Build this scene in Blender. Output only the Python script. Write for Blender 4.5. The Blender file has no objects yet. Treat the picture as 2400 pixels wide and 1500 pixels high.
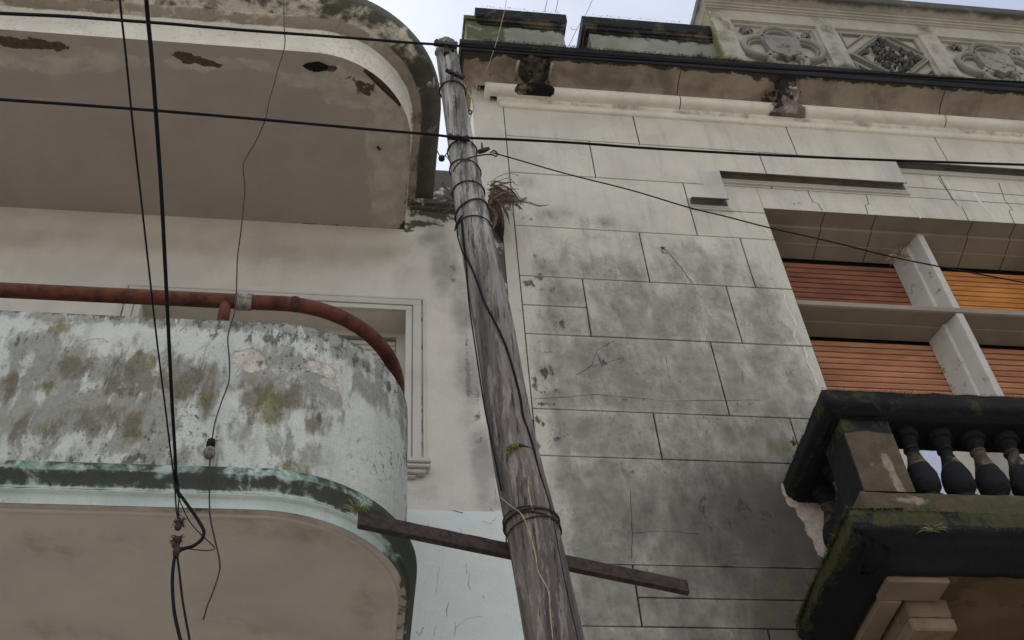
import bpy, math, random
import numpy as np
from mathutils import Vector, Matrix, noise
random.seed(7); rng = np.random.RandomState(7)
SC = bpy.context.scene; COL = SC.collection
PI = math.pi
# ------------------------------------------------------------------ camera
CR = np.array([[0.99149604, -0.11653313, -0.05792777], [-0.04699198, -0.73569615, 0.67567961], [-0.1213563, -0.66721152, -0.73491594]])
CP = np.array([0, -5.5, 1.6]); FPX = 2755.667
cam = bpy.data.cameras.new('camera'); cam.sensor_width = 36; cam.lens = FPX/2400*36; cam.clip_end = 2000; cam.clip_start = .05
co = bpy.data.objects.new('camera', cam); COL.objects.link(co); SC.camera = co
m = Matrix([list(CR[:, i]) for i in range(3)]).to_4x4(); m.translation = Vector(CP); co.matrix_world = m
# ------------------------------------------------------------------ world: hazy sky with thin cloud
SUN_EL, SUN_AZ = math.radians(64), math.radians(-62)
w = bpy.data.worlds.new('World'); SC.world = w; w.use_nodes = True; nt = w.node_tree
for n in list(nt.nodes): nt.nodes.remove(n)
out = nt.nodes.new('ShaderNodeOutputWorld'); bg = nt.nodes.new('ShaderNodeBackground'); bg.inputs['Strength'].default_value = .15
sky = nt.nodes.new('ShaderNodeTexSky'); sky.sky_type = 'NISHITA'; sky.sun_disc = False; sky.sun_elevation = SUN_EL; sky.sun_rotation = SUN_AZ; sky.air_density = 1.0; sky.dust_density = 2.5
tc = nt.nodes.new('ShaderNodeTexCoord'); ns = nt.nodes.new('ShaderNodeTexNoise'); ns.inputs['Scale'].default_value = 3.2; ns.inputs['Detail'].default_value = 7; ns.inputs['Roughness'].default_value = .55
mr = nt.nodes.new('ShaderNodeMapRange'); mr.inputs['From Min'].default_value = .36; mr.inputs['From Max'].default_value = .62; mr.inputs['To Min'].default_value = .5; mr.inputs['To Max'].default_value = .97
mx = nt.nodes.new('ShaderNodeMix'); mx.data_type = 'RGBA'; mx.inputs[7].default_value = (8.0, 8.25, 8.9, 1)
nt.links.new(tc.outputs['Generated'], ns.inputs['Vector']); nt.links.new(ns.outputs['Fac'], mr.inputs['Value'])
dt = nt.nodes.new('ShaderNodeVectorMath'); dt.operation = 'DOT_PRODUCT'; dt.inputs[1].default_value = (.22, .45, .866)
thin = nt.nodes.new('ShaderNodeMapRange'); thin.interpolation_type = 'SMOOTHSTEP'; thin.inputs['From Min'].default_value = .86; thin.inputs['From Max'].default_value = .98; thin.inputs['To Min'].default_value = 1; thin.inputs['To Max'].default_value = .56
ml = nt.nodes.new('ShaderNodeMath'); ml.operation = 'MULTIPLY'
nt.links.new(tc.outputs['Generated'], dt.inputs[0]); nt.links.new(dt.outputs['Value'], thin.inputs['Value']); nt.links.new(mr.outputs['Result'], ml.inputs[0]); nt.links.new(thin.outputs['Result'], ml.inputs[1])
nt.links.new(ml.outputs[0], mx.inputs[0]); nt.links.new(sky.outputs[0], mx.inputs[6]); nt.links.new(mx.outputs[2], bg.inputs['Color']); nt.links.new(bg.outputs[0], out.inputs[0])
sun = bpy.data.lights.new('sun', 'SUN'); sun.energy = 1.4; sun.angle = math.radians(20); sun.color = (1, .96, .9)
so = bpy.data.objects.new('sun', sun); COL.objects.link(so)
sd = Vector((math.sin(SUN_AZ)*math.cos(SUN_EL), math.cos(SUN_AZ)*math.cos(SUN_EL), math.sin(SUN_EL)))
so.rotation_euler = sd.to_track_quat('Z', 'Y').to_euler()
vs = SC.view_settings; vs.view_transform = 'Standard'; vs.look = 'None'; vs.gamma = 1; vs.use_curve_mapping = False; vs.exposure = .03
# ------------------------------------------------------------------ geometry helpers
def ray(px, py): return CR.T @ np.array([(px-1200)/FPX, -(py-750)/FPX, -1])
def at(px, py, y):
    r = ray(px, py); return Vector(CP + r*(y-CP[1])/r[1])
def atz(px, py, z):
    r = ray(px, py); return Vector(CP + r*(z-CP[2])/r[2])
def empty(name, loc=(0, 0, 0)):
    o = bpy.data.objects.new(name, None); COL.objects.link(o); o.location = loc; return o
def tag(o, label=None, cat=None, group=None, kind=None):
    for k, v in (('label', label), ('category', cat), ('group', group), ('kind', kind)):
        if v: o[k] = v
    return o
class MB:
    def __init__(s): s.v = []; s.f = []; s.sm = []
    def add(s, vs, fs, smooth=False):
        n = len(s.v); s.v += [tuple(p) for p in vs]; s.f += [tuple(i+n for i in f) for f in fs]; s.sm += [smooth]*len(fs); return s
    def box(s, a, b):
        x0, x1 = sorted((a[0], b[0])); y0, y1 = sorted((a[1], b[1])); z0, z1 = sorted((a[2], b[2]))
        return s.add([(x0,y0,z0),(x1,y0,z0),(x1,y1,z0),(x0,y1,z0),(x0,y0,z1),(x1,y0,z1),(x1,y1,z1),(x0,y1,z1)],
                     [(0,3,2,1),(4,5,6,7),(0,1,5,4),(1,2,6,5),(2,3,7,6),(3,0,4,7)])
    def bevbox(s, a, b, e=.006):          # a box with chamfered long edges, built as stacked rings
        x0, x1 = sorted((a[0], b[0])); y0, y1 = sorted((a[1], b[1])); z0, z1 = sorted((a[2], b[2]))
        R = []
        for z, i in ((z0, e), (z0+e, 0), (z1-e, 0), (z1, e)):
            c = e
            R.append([(x0+i+c,y0+i,z),(x1-i-c,y0+i,z),(x1-i,y0+i+c,z),(x1-i,y1-i-c,z),(x1-i-c,y1-i,z),(x0+i+c,y1-i,z),(x0+i,y1-i-c,z),(x0+i,y0+i+c,z)])
        return s.loft(R, True, True, False)
    def loft(s, rings, closed=True, caps=False, smooth=True):
        n = len(rings[0]); vs = [p for r in rings for p in r]; fs = []
        for i in range(len(rings)-1):
            for j in range(n if closed else n-1):
                k = (j+1) % n
                fs.append((i*n+j, i*n+k, (i+1)*n+k, (i+1)*n+j))
        if caps: fs += [tuple(range(n-1, -1, -1)), tuple(range((len(rings)-1)*n, len(rings)*n))]
        return s.add(vs, fs, smooth)
    def tube(s, pts, r, seg=8, smooth=True):
        pts = [Vector(p) for p in pts]; rr = r if hasattr(r, '__len__') else [r]*len(pts); R = []
        up = None
        for i, p in enumerate(pts):
            d = (pts[min(i+1, len(pts)-1)]-pts[max(i-1, 0)]).normalized()
            if up is None: up = d.orthogonal().normalized()
            up = (up-d*up.dot(d)).normalized(); q = d.cross(up)
            R.append([p+(up*math.cos(2*PI*j/seg)+q*math.sin(2*PI*j/seg))*rr[i] for j in range(seg)])
        return s.loft(R, True, True, smooth)
    def lathe(s, prof, c, seg=20, caps=True):   # prof (r, z)
        return s.loft([[(c[0]+r*math.cos(2*PI*j/seg), c[1]+r*math.sin(2*PI*j/seg), c[2]+z) for j in range(seg)] for r, z in prof], True, caps)
    def grid(s, fn, nu, nv, smooth=True):
        vs = [fn(i/nu, j/nv) for j in range(nv+1) for i in range(nu+1)]; W = nu+1
        return s.add(vs, [(j*W+i, j*W+i+1, (j+1)*W+i+1, (j+1)*W+i) for j in range(nv) for i in range(nu)], smooth)
    def rect(s, x0, x1, z0, z1, y, res=.04):
        return s.grid(lambda u, v: (x0+(x1-x0)*u, y, z0+(z1-z0)*v), max(1, round((x1-x0)/res)), max(1, round((z1-z0)/res)), False)
    def prism(s, poly, y0, y1):            # poly in x, z ; front at y0
        n = len(poly)
        return s.add([(x, y0, z) for x, z in poly]+[(x, y1, z) for x, z in poly], [tuple(range(n)), tuple(range(2*n-1, n-1, -1))]+[(i, i+n, (i+1) % n+n, (i+1) % n) for i in range(n)])
    def build(s, name, mat, parent=None, attrs=None, label=None, bevel=0):
        me = bpy.data.meshes.new(name); me.from_pydata(s.v, [], s.f); me.polygons.foreach_set('use_smooth', s.sm); me.validate()
        import bmesh
        bm = bmesh.new(); bm.from_mesh(me); bmesh.ops.recalc_face_normals(bm, faces=bm.faces); bm.to_mesh(me); bm.free()
        me.materials.append(mat); o = bpy.data.objects.new(name, me); COL.objects.link(o)
        if parent: o.parent = parent
        if attrs:
            P = np.array([v.co[:] for v in me.vertices])
            for k, fn in attrs.items():
                a = me.attributes.new(k, 'FLOAT', 'POINT'); a.data.foreach_set('value', np.clip(fn(P), 0, 1).astype(np.float32))
        if bevel:
            b = o.modifiers.new('bevel', 'BEVEL'); b.width = bevel; b.segments = 2; b.limit_method = 'ANGLE'; b.angle_limit = math.radians(40)
        if label: o['label'] = label
        return o
def smooth(pts, n=6):                      # Catmull-Rom through 3-D points
    P = [Vector(p) for p in pts]; P = [P[0]*2-P[1]]+P+[P[-1]*2-P[-2]]; o = []
    for i in range(1, len(P)-2):
        for k in range(n):
            t = k/n; a, b, c, d = P[i-1], P[i], P[i+1], P[i+2]
            o.append(.5*((2*b)+(c-a)*t+(2*a-5*b+4*c-d)*t*t+(3*b-a-3*c+d)*t**3))
    o.append(P[-2]); return o
def blobs(y, L):                           # stains on a wall plane y: (px, py, rx, rz in metres, strength)
    B = [(at(p[0], p[1], y), p[2], p[3], p[4]) for p in L]
    def fn(P):
        r = np.zeros(len(P))
        for c, rx, rz, s in B:
            r = np.maximum(r, s*np.exp(-((P[:, 0]-c[0])/rx)**2-((P[:, 2]-c[2])/rz)**2))
        return r
    return fn
def blobz(z, L):
    B = [(atz(p[0], p[1], z), p[2], p[3], p[4]) for p in L]
    def fn(P):
        r = np.zeros(len(P))
        for c, rx, ry, s in B:
            r = np.maximum(r, s*np.exp(-((P[:, 0]-c[0])/rx)**2-((P[:, 1]-c[1])/ry)**2))
        return r
    return fn
# ------------------------------------------------------------------ materials
def rgb(r, g, b):
    return tuple(((c/255+.055)/1.055)**2.4 if c > 10 else c/255/12.92 for c in (r, g, b))+(1,)
class Mat:
    def __init__(s, name, rough=.9, spec=.25):
        s.m = bpy.data.materials.new(name); s.m.use_nodes = True; s.t = s.m.node_tree; s.b = s.t.nodes['Principled BSDF']
        s.b.inputs['Roughness'].default_value = rough; s.b.inputs['Specular IOR Level'].default_value = spec
        s.tc = s.t.nodes.new('ShaderNodeTexCoord')
    def L(s, a, b): s.t.links.new(a, b)
    def noise(s, scale, detail=6, rough=.6, stretch=(1, 1, 1), dist=0, off=(0, 0, 0)):
        mp = s.t.nodes.new('ShaderNodeMapping'); mp.inputs['Scale'].default_value = stretch; mp.inputs['Location'].default_value = off
        n = s.t.nodes.new('ShaderNodeTexNoise'); n.inputs['Scale'].default_value = scale; n.inputs['Detail'].default_value = detail
        n.inputs['Roughness'].default_value = rough; n.inputs['Distortion'].default_value = dist
        s.L(s.tc.outputs['Object'], mp.inputs[0]); s.L(mp.outputs[0], n.inputs['Vector']); return n.outputs['Fac']
    def math(s, op, a, b=None, clamp=False):
        n = s.t.nodes.new('ShaderNodeMath'); n.operation = op; n.use_clamp = clamp
        for i, x in enumerate((a, b)):
            if x is None: continue
            if isinstance(x, (int, float)): n.inputs[i].default_value = x
            else: s.L(x, n.inputs[i])
        return n.outputs[0]
    def ramp(s, x, lo, hi, a=0, b=1):
        n = s.t.nodes.new('ShaderNodeMapRange'); n.interpolation_type = 'SMOOTHSTEP'
        n.inputs['From Min'].default_value = lo; n.inputs['From Max'].default_value = hi; n.inputs['To Min'].default_value = a; n.inputs['To Max'].default_value = b
        s.L(x, n.inputs['Value']); return n.outputs['Result']
    def mix(s, f, a, b):
        n = s.t.nodes.new('ShaderNodeMix'); n.data_type = 'RGBA'
        for i, x in ((0, f), (6, a), (7, b)):
            if isinstance(x, (int, float, tuple)): n.inputs[i].default_value = x
            else: s.L(x, n.inputs[i])
        return n.outputs[2]
    def attr(s, name):
        n = s.t.nodes.new('ShaderNodeAttribute'); n.attribute_name = name; return n.outputs['Fac']
    def mask(s, name, nz, amp=.9, lo=.42, hi=.6):      # painted amount broken up by noise
        a = s.attr(name); k = s.math('ADD', a, s.math('MULTIPLY', s.math('SUBTRACT', nz, .5), amp*1.9))
        g = s.ramp(a, .05, .3)
        return s.math('MULTIPLY', s.ramp(k, lo, hi), g)
    def done(s, col, bump=None, dist=.004, strength=.6):
        if isinstance(col, tuple): s.b.inputs['Base Color'].default_value = col
        else: s.L(col, s.b.inputs['Base Color'])
        if bump is not None:
            n = s.t.nodes.new('ShaderNodeBump'); n.inputs['Distance'].default_value = dist; n.inputs['Strength'].default_value = strength
            s.L(bump, n.inputs['Height']); s.L(n.outputs[0], s.b.inputs['Normal'])
        return s.m
def weathered(name, c1, c2, layers=(), scale=2.2, grain=.12, streak=.25, rough=.92, bump=.003, cracks=0, calm=1, speck=0, lst=(1, 1, 1), thick=(), speck_by=None):
    """plaster or stone: two tones, rain streaks, fine grain, then painted layers [(attr, colour, noise scale, amp, lo, hi, opacity)]"""
    M = Mat(name, rough)
    c = M.mix(M.ramp(M.noise(scale, 7, .62, dist=.4), .35, .68), c1, c2)
    st = M.noise(5, 6, .6, (2.2, 2.2, .22), .5)
    c = M.mix(M.ramp(st, .5, .78, 0, streak), c, tuple(x*.45 for x in c1[:3])+(1,))
    c = M.mix(M.ramp(M.noise(1.1, 8, .7, off=(3, 1, 7)), .52, .75, 0, .3*calm), c, tuple(x*.55 for x in c2[:3])+(1,))
    if cracks:
        v = M.t.nodes.new('ShaderNodeTexVoronoi'); v.feature = 'DISTANCE_TO_EDGE'; v.inputs['Scale'].default_value = 2.0
        mp = M.t.nodes.new('ShaderNodeVectorMath'); mp.operation = 'ADD'
        nn = M.t.nodes.new('ShaderNodeTexNoise'); nn.inputs['Scale'].default_value = 3; nn.inputs['Detail'].default_value = 6
        M.L(M.tc.outputs['Object'], nn.inputs['Vector']); M.L(M.tc.outputs['Object'], mp.inputs[0]); M.L(nn.outputs['Color'], mp.inputs[1]); M.L(mp.outputs[0], v.inputs['Vector'])
        ck = M.math('MULTIPLY', M.ramp(v.outputs['Distance'], .0, .009, 1, 0), M.ramp(M.noise(1.3, 3), .5, .6, 0, cracks))
        c = M.mix(ck, c, tuple(x*.2 for x in c1[:3])+(1,))
    relief_ = []
    for i, (an, lc, sc, amp, lo, hi, op) in enumerate(layers):
        nz = M.noise(sc, 9, .68, lst, .3, (i*5.1, i*2.3, i*1.7))
        k = M.math('MULTIPLY', M.mask(an, nz, amp, lo, hi), op)
        if an in thick: relief_.append(k)
        c = M.mix(k, c, M.mix(M.ramp(M.noise(sc*3, 4, off=(i, 9, 2)), .3, .7), lc, tuple(x*(.94 if an == 'mint' else .68) for x in lc[:3])+(1,)))
    if speck:
        sp = M.math('MULTIPLY', M.ramp(M.noise(38, 8, .8, (1, 1, .7), .2, (4, 1, 6)), .53, .62), M.ramp(M.noise(2.6, 6, .65, off=(8, 2, 5)), .42, .62, 0, speck))
        if speck_by: sp = M.math('MULTIPLY', sp, M.ramp(M.attr(speck_by), .2, .6))
        c = M.mix(sp, c, (.045, .043, .038, 1))
    g = M.noise(90, 5, .7)
    c = M.mix(M.ramp(g, .35, .8, 0, grain*1.5), c, tuple(x*.35 for x in c1[:3])+(1,))
    h = M.math('ADD', M.noise(60, 6, .7), M.math('MULTIPLY', M.noise(9, 5, .6), 1.6))
    for k in relief_: h = M.math('SUBTRACT', h, M.math('MULTIPLY', k, 1.1))
    return M.done(c, h, bump, .8)
def simple(name, c, rough=.6, metal=0, c2=None, scale=20, spec=.4, bump=0):
    M = Mat(name, rough, spec); M.b.inputs['Metallic'].default_value = metal
    nz = M.noise(scale, 5, .65)
    return M.done(M.mix(M.ramp(nz, .38, .66), c, c2 or tuple(x*.55 for x in c[:3])+(1,)), nz if bump else None, bump or .001)

DARK = rgb(52, 50, 46); BLACK = rgb(26, 26, 26); MOSS = rgb(70, 76, 38)
m_ashlar = weathered('ashlar_stone', rgb(198, 192, 178), rgb(184, 178, 165), [
    ('grey', rgb(142, 139, 129), 4.2, .9, .2, .85, .95), ('dirt_and_shade', rgb(84, 81, 72), 2.6, .9, .2, .95, .92), ('dark', rgb(64, 62, 56), 9, 1.5, .46, .68, .9),
    ('moss', rgb(96, 92, 56), 4, 1.0, .36, .8, .7), ('pale', rgb(214, 194, 180), 8, .35, .42, .5, .95)], cracks=.35, streak=.4, grain=.16, speck=.6, lst=(1.3, 1.3, .6), speck_by='grey')
m_joint = simple('dark_joint_mortar', rgb(30, 28, 27), .95)
m_trim = weathered('cream_stone_trim', rgb(226, 218, 202), rgb(208, 201, 186), [
    ('dark', rgb(48, 46, 42), 9, 1.2, .45, .6, .95), ('brown', rgb(146, 128, 110), 5, 1.1, .32, .8, .75)], streak=.3)
m_cove = weathered('brown_stained_cove', rgb(166, 152, 136), rgb(124, 111, 98), [
    ('dark', rgb(44, 40, 38), 9, 1.1, .42, .62, .9)], scale=3, streak=.3)
m_blackstone = weathered('black_mossy_stone', rgb(34, 34, 36), rgb(24, 24, 28), [
('brown', rgb(104, 90, 74), 5, 1.0, .38, .7, .85), ('moss', rgb(78, 78, 46), 8, 1.4, .40, .78, .75), ('pale', rgb(160, 146, 126), 7, .8, .40, .66, .8)], bump=.012, streak=0)
m_parapet = weathered('grey_mossy_parapet', rgb(140, 140, 126), rgb(116, 118, 104), [
    ('dark', rgb(38, 40, 36), 8, 1.2, .42, .62, .95), ('moss', rgb(72, 78, 44), 7, 1.2, .4, .75, .85), ('pale', rgb(158, 158, 144), 6, 1., .45, .65, .8)], streak=.3)
m_attic = weathered('attic_relief_stone', rgb(172, 164, 150), rgb(152, 146, 134), [
    ('dark', rgb(70, 70, 66), 3.5, 1.0, .3, .9, .9), ('moss', rgb(116, 116, 62), 8, 1.1, .42, .64, .85)], streak=.25)
m_decay = weathered('decayed_carved_stone', rgb(132, 118, 114), rgb(104, 92, 88), [('pale', rgb(190, 180, 170), 8, 1.2, .42, .6, .9), ('dark', rgb(40, 38, 42), 8, 1.3, .42, .6, .95)], streak=0, bump=.012)
m_stucco = weathered('cream_stucco', rgb(206, 199, 187), rgb(192, 186, 176), [
    ('brown', rgb(158, 147, 118), 2.0, .5, .2, 1.0, .7), ('dark', rgb(60, 54, 46), 7, 1.3, .44, .66, .9),
    ('grey', rgb(150, 149, 142), 2.2, .8, .3, .85, .75), ('mint', rgb(212, 218, 212), 3, .03, .46, .5, 1)], streak=.1, grain=.1)
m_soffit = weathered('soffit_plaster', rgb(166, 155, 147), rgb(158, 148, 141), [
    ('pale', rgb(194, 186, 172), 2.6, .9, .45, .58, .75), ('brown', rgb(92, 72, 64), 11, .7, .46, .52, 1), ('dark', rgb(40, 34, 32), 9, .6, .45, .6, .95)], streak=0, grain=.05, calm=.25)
m_soffit2 = weathered('lower_soffit_plaster', rgb(182, 168, 158), rgb(172, 159, 150), [
    ('brown', rgb(140, 122, 98), 3, .9, .3, .8, .6), ('dark', rgb(60, 48, 40), 9, 1.0, .45, .62, .8)], streak=0, grain=.05, calm=.4)
m_fascia = weathered('peeling_white_fascia', rgb(220, 213, 198), rgb(202, 196, 184), [
    ('brown', rgb(136, 120, 104), 5, .9, .38, .7, .85), ('dark', rgb(74, 72, 62), 5, 1.3, .34, .8, .95)], streak=.15, speck=.5)
m_mintband = weathered('mint_stained_moulding', rgb(182, 192, 184), rgb(160, 172, 164), [
    ('mint', rgb(104, 142, 126), 6, 1.4, .5, .66, .7), ('dark', rgb(54, 56, 46), 7, 1.0, .35, .66, .95)], streak=.35)
m_peel = weathered('peeling_mint_paint', rgb(204, 205, 197), rgb(184, 187, 178), [
    ('grey', rgb(142, 139, 128), 6.5, 1.7, .26, .72, .8), ('brown', rgb(114, 104, 84), 7.5, 1.7, .27, .78, .85), ('moss', rgb(116, 108, 58), 7, 1.5, .28, .7, .85),
    ('pale', rgb(214, 202, 190), 6, .6, .45, .5, .9), ('dark', rgb(84, 84, 76), 13, 1.8, .42, .72, .85)], streak=.55, grain=.18, bump=.012, speck=1.0, lst=(1.3, 1.3, .5), thick=('grey', 'pale'))
m_window = weathered('grey_painted_frame', rgb(190, 185, 176), rgb(178, 173, 165), [('dark', rgb(70, 66, 60), 9, 1.1, .42, .66, .7)], streak=.1, grain=.05)
m_bracket = weathered('ochre_soffit_stone', rgb(116, 94, 72), rgb(100, 80, 60), [('dark', rgb(80, 62, 46), 5, 1.0, .42, .7, .7)], streak=0, grain=.05)
m_bracket2 = weathered('tan_bracket_stone', rgb(142, 124, 104), rgb(122, 105, 87), [('dark', rgb(110, 88, 66), 5, 1.0, .42, .8, .6)], streak=0, grain=.05)
m_dark = simple('dark_gap', rgb(18, 16, 15), .95)
m_cable = simple('black_cable', rgb(26, 24, 30), .85, c2=rgb(18, 17, 20), spec=.15)
m_oldwire = simple('dull_grey_wire', rgb(96, 92, 86), .7)
m_palewire = simple('pale_wire', rgb(170, 158, 130), .7)
m_iron = simple('blackened_iron', rgb(40, 38, 38), .6, .5, c2=rgb(70, 52, 42), scale=40)
m_rust = simple('rusty_iron', rgb(66, 50, 44), .85, .1, c2=rgb(38, 31, 29), scale=25, bump=.002)
m_pipe = simple('rust_red_painted_pipe', rgb(98, 54, 38), .85, 0, c2=rgb(62, 32, 25), scale=12, bump=.001)
m_coupling = simple('grey_pipe_coupling', rgb(150, 146, 134), .9, c2=rgb(96, 94, 86), scale=40)
m_ins = simple('grey_porcelain', rgb(120, 112, 100), .5, c2=rgb(80, 74, 68))
m_fern = simple('fern_green', rgb(84, 88, 62), .8, c2=rgb(60, 62, 44))
m_deadfern = simple('dead_fern_red_brown', rgb(84, 60, 52), .9, c2=rgb(54, 42, 38))
m_straw = simple('dead_fern_grey_brown', rgb(118, 100, 86), .9, c2=rgb(78, 60, 52))
m_grass = simple('straw_grass', rgb(150, 142, 104), .85, c2=rgb(100, 100, 56))
m_greentuft = simple('fresh_green_leaf', rgb(128, 140, 66), .8, c2=rgb(88, 104, 44))
m_mosstuft = simple('moss_tufts', rgb(88, 92, 40), .95, c2=rgb(50, 54, 26))
m_glass = simple('sky_tinted_pane', rgb(188, 194, 214), .15, spec=.6, c2=rgb(176, 182, 200), scale=2)  # bluish white of reflected sky painted into the pane colour
m_door = simple('cream_door_panel', rgb(186, 180, 160), .7, c2=rgb(174, 168, 150), scale=3)
def shutter_mat(name, a, b):
    M = Mat(name, .55, .35); n = M.noise(6, 6, .6, (1, 1, 9)); n2 = M.noise(1.5, 3, .5, (1, 1, 3), off=(4, 4, 1))
    return M.done(M.mix(M.ramp(M.math('ADD', M.math('MULTIPLY', n, .5), M.math('MULTIPLY', n2, .5)), .35, .65), a, b), n, .001)
m_sh = shutter_mat('red_brown_shutter', rgb(150, 92, 64), rgb(112, 68, 50)); m_sho = shutter_mat('orange_shutter', rgb(212, 144, 72), rgb(176, 112, 58)); m_shl = shutter_mat('tan_brown_shutter', rgb(190, 132, 98), rgb(154, 102, 74))
def wood_mat():
    M = Mat('weathered_pole_wood', .9, .2)
    z = M.t.nodes.new('ShaderNodeSeparateXYZ'); M.L(M.tc.outputs['Object'], z.inputs[0])
    n1 = M.noise(14, 8, .65, (1, 1, .045), .3); n2 = M.noise(40, 6, .7, (1, 1, .09), .2, (2, 3, 1)); n3 = M.noise(5, 5, .6, (1.6, 1.6, .5), .6, (7, 1, 0))
    h = M.ramp(M.math('ADD', z.outputs[2], M.math('MULTIPLY', n3, 1.6)), 6.2, 8.6)
    base = M.mix(h, rgb(112, 103, 97), rgb(164, 161, 155)); base = M.mix(M.ramp(n1, .4, .6), base, M.mix(h, rgb(82, 75, 71), rgb(100, 98, 95)))
    flake = M.math('MULTIPLY', M.ramp(M.noise(26, 8, .75, (1, 1, .14), .4, (1, 8, 3)), .50, .56), M.ramp(M.noise(3.0, 4, .6, (2, 2, .5), 0, (3, 3, 9)), .40, .56))
    base = M.mix(M.math('MULTIPLY', flake, .5), base, M.mix(h, rgb(158, 149, 142), rgb(188, 182, 174)))
    base = M.mix(M.ramp(n2, .54, .64, 0, .85), base, rgb(40, 36, 35))
    top = M.math('MULTIPLY', M.ramp(z.outputs[2], 8.75, 9.0), M.ramp(n3, .4, .6)); base = M.mix(top, base, rgb(86, 92, 76))
    return M.done(base, M.math('ADD', n1, n2), .012, .9)
m_wood = wood_mat()
# ------------------------------------------------------------------ the setting: street below
def slab(name, a, b, mat, res=None, **k):
    o = MB().box(a, b).build(name, mat); o['kind'] = 'structure'; return o
m_asph = weathered('concrete_road', rgb(176, 170, 160), rgb(164, 159, 150), streak=0); m_pave = weathered('pavement_tiles', rgb(190, 184, 172), rgb(176, 170, 160), streak=0); m_ground = weathered('pale_ground', rgb(172, 164, 148), rgb(158, 152, 138), streak=0)
slab('ground', (-300, -300, -.3), (300, 300, -.004), m_ground)
slab('road', (-120, -9.2, -.1), (120, -1.75, .002), m_asph)
slab('pavement', (-120, -1.75, -.1), (120, 0, .13), m_pave)
slab('far_pavement', (-120, -11.5, -.1), (120, -9.2, .13), m_pave)
# ================================================================== LEFT HOUSE
house = empty('stucco_house', (-2, .2, 0)); tag(house, 'cream stucco house with rounded balconies and peeling mint parapet, left of the wooden pole', 'house')
def par(o): o.location = -house.location; return o
def hb(mb, name, mat, parent=None, **k):
    o = mb.build(name, mat, parent or house, **k)
    if parent is None: o.location = -house.location
    return o
WX0, WX1, WZ0, WZ1 = -1.52, .262, 6.30, 7.69       # left window opening
def mint_f(P): return np.where(P[:, 2] < 5.962, 1., 0.)
wall = MB()
xs = [-7, WX0, WX1, .80]
for (a, b, c, d) in ((-7, WX0, 0, 9.41), (WX1, .80, 0, 9.41), (WX0, WX1, WZ1, 9.41), (WX0, WX1, 0, WZ0)):
    wall.grid(lambda u, v, a=a, b=b, c=c, d=d: (a+(b-a)*u, 0, max(c, 4.5)+(d-max(c, 4.5))*v), max(1, int((b-a)/.03)), max(1, int((d-max(c, 4.5))/.03)), False)
wall.add([(-7,0,0),(.8,0,0),(.8,0,4.5),(-7,0,4.5)], [(0,1,2,3)])
wall.add([(.8,0,0),(.8,.4,0),(.8,.4,9.41),(.8,0,9.41),(-7,0,9.41),(-7,.4,9.41)], [(0,1,2,3),(3,2,5,4)])
wall.grid(lambda u, v: (.80+.185*u, .004, 4.5+4.25*v), 6, 140, False); wall.add([(.8,.004,0),(.985,.004,0),(.985,.004,4.5),(.8,.004,4.5)], [(0,1,2,3)])
wall.add([(.985,.004,8.75),(.8,.004,8.75),(.8,.4,8.75),(.985,.4,8.75)], [(0,1,2,3)])
wall.add([(WX0,0,WZ1),(WX1,0,WZ1),(WX1,.27,WZ1),(WX0,.27,WZ1)], [(0,1,2,3)]); wall.add([(WX1,0,WZ0),(WX1,0,WZ1),(WX1,.27,WZ1),(WX1,.27,WZ0)], [(0,1,2,3)]); wall.add([(WX0,0,WZ0),(WX0,0,WZ1),(WX0,.27,WZ1),(WX0,.27,WZ0)], [(0,1,2,3)]); wall.add([(WX0,0,WZ0),(WX1,0,WZ0),(WX1,.27,WZ0),(WX0,.27,WZ0)], [(0,1,2,3)])
hb(wall, 'wall', m_stucco, attrs={
  'mint': mint_f,
  'brown': blobs(0, [(100,560,.8,.2,.6),(400,575,.7,.2,.65),(700,600,.7,.2,.7),(900,590,.3,.2,.6),(1010,520,.2,.14,.7)]),
  'grey': blobs(0, [(1040,640,.15,.5,.8),(1080,720,.12,.5,.9),(1100,900,.12,.6,.8),(1130,1100,.1,.5,.9),(1010,560,.2,.2,.6),(1140,1180,.15,.12,.7),(1000,1160,.3,.15,.5),(1100,1450,.5,.2,.5),(960,640,.2,.2,.4),(600,650,.5,.1,.3)]),
  'dark': blobs(0, [(1000,430,.3,.16,1),(1040,420,.2,.2,1),(1030,500,.22,.1,1),(980,525,.2,.06,.8),(1045,460,.12,.22,.95),(955,540,.06,.04,.9),(1060,640,.035,.2,.7),(1095,850,.03,.4,.8),(1120,1000,.03,.4,.75),(1170,620,.09,.35,1),(1185,720,.07,.3,1),(1170,540,.1,.2,1),(1150,1195,.06,.02,.5),(1180,830,.04,.2,.7)])})
def ribbon(pts, wdt, y, mb_, jit=0):
    P = [at(p[0], p[1], y) for p in pts]; Q = []
    for i in range(len(P)-1):
        n = 6 if jit else 1
        for k in range(n): q = P[i].lerp(P[i+1], k/n); Q.append(q+Vector((random.uniform(-jit, jit), 0, random.uniform(-jit, jit))))
    Q.append(P[-1]); R = []
    for i, p in enumerate(Q):
        d = (Q[min(i+1, len(Q)-1)]-Q[max(i-1, 0)]).normalized(); n_ = Vector((-d.z, 0, d.x))*wdt*(random.uniform(.5, 1.3) if jit else 1)
        R.append([p-n_+Vector((0, -.0025, 0)), p+n_+Vector((0, -.0025, 0))])
    mb_.loft(R, False, False, False)
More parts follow.
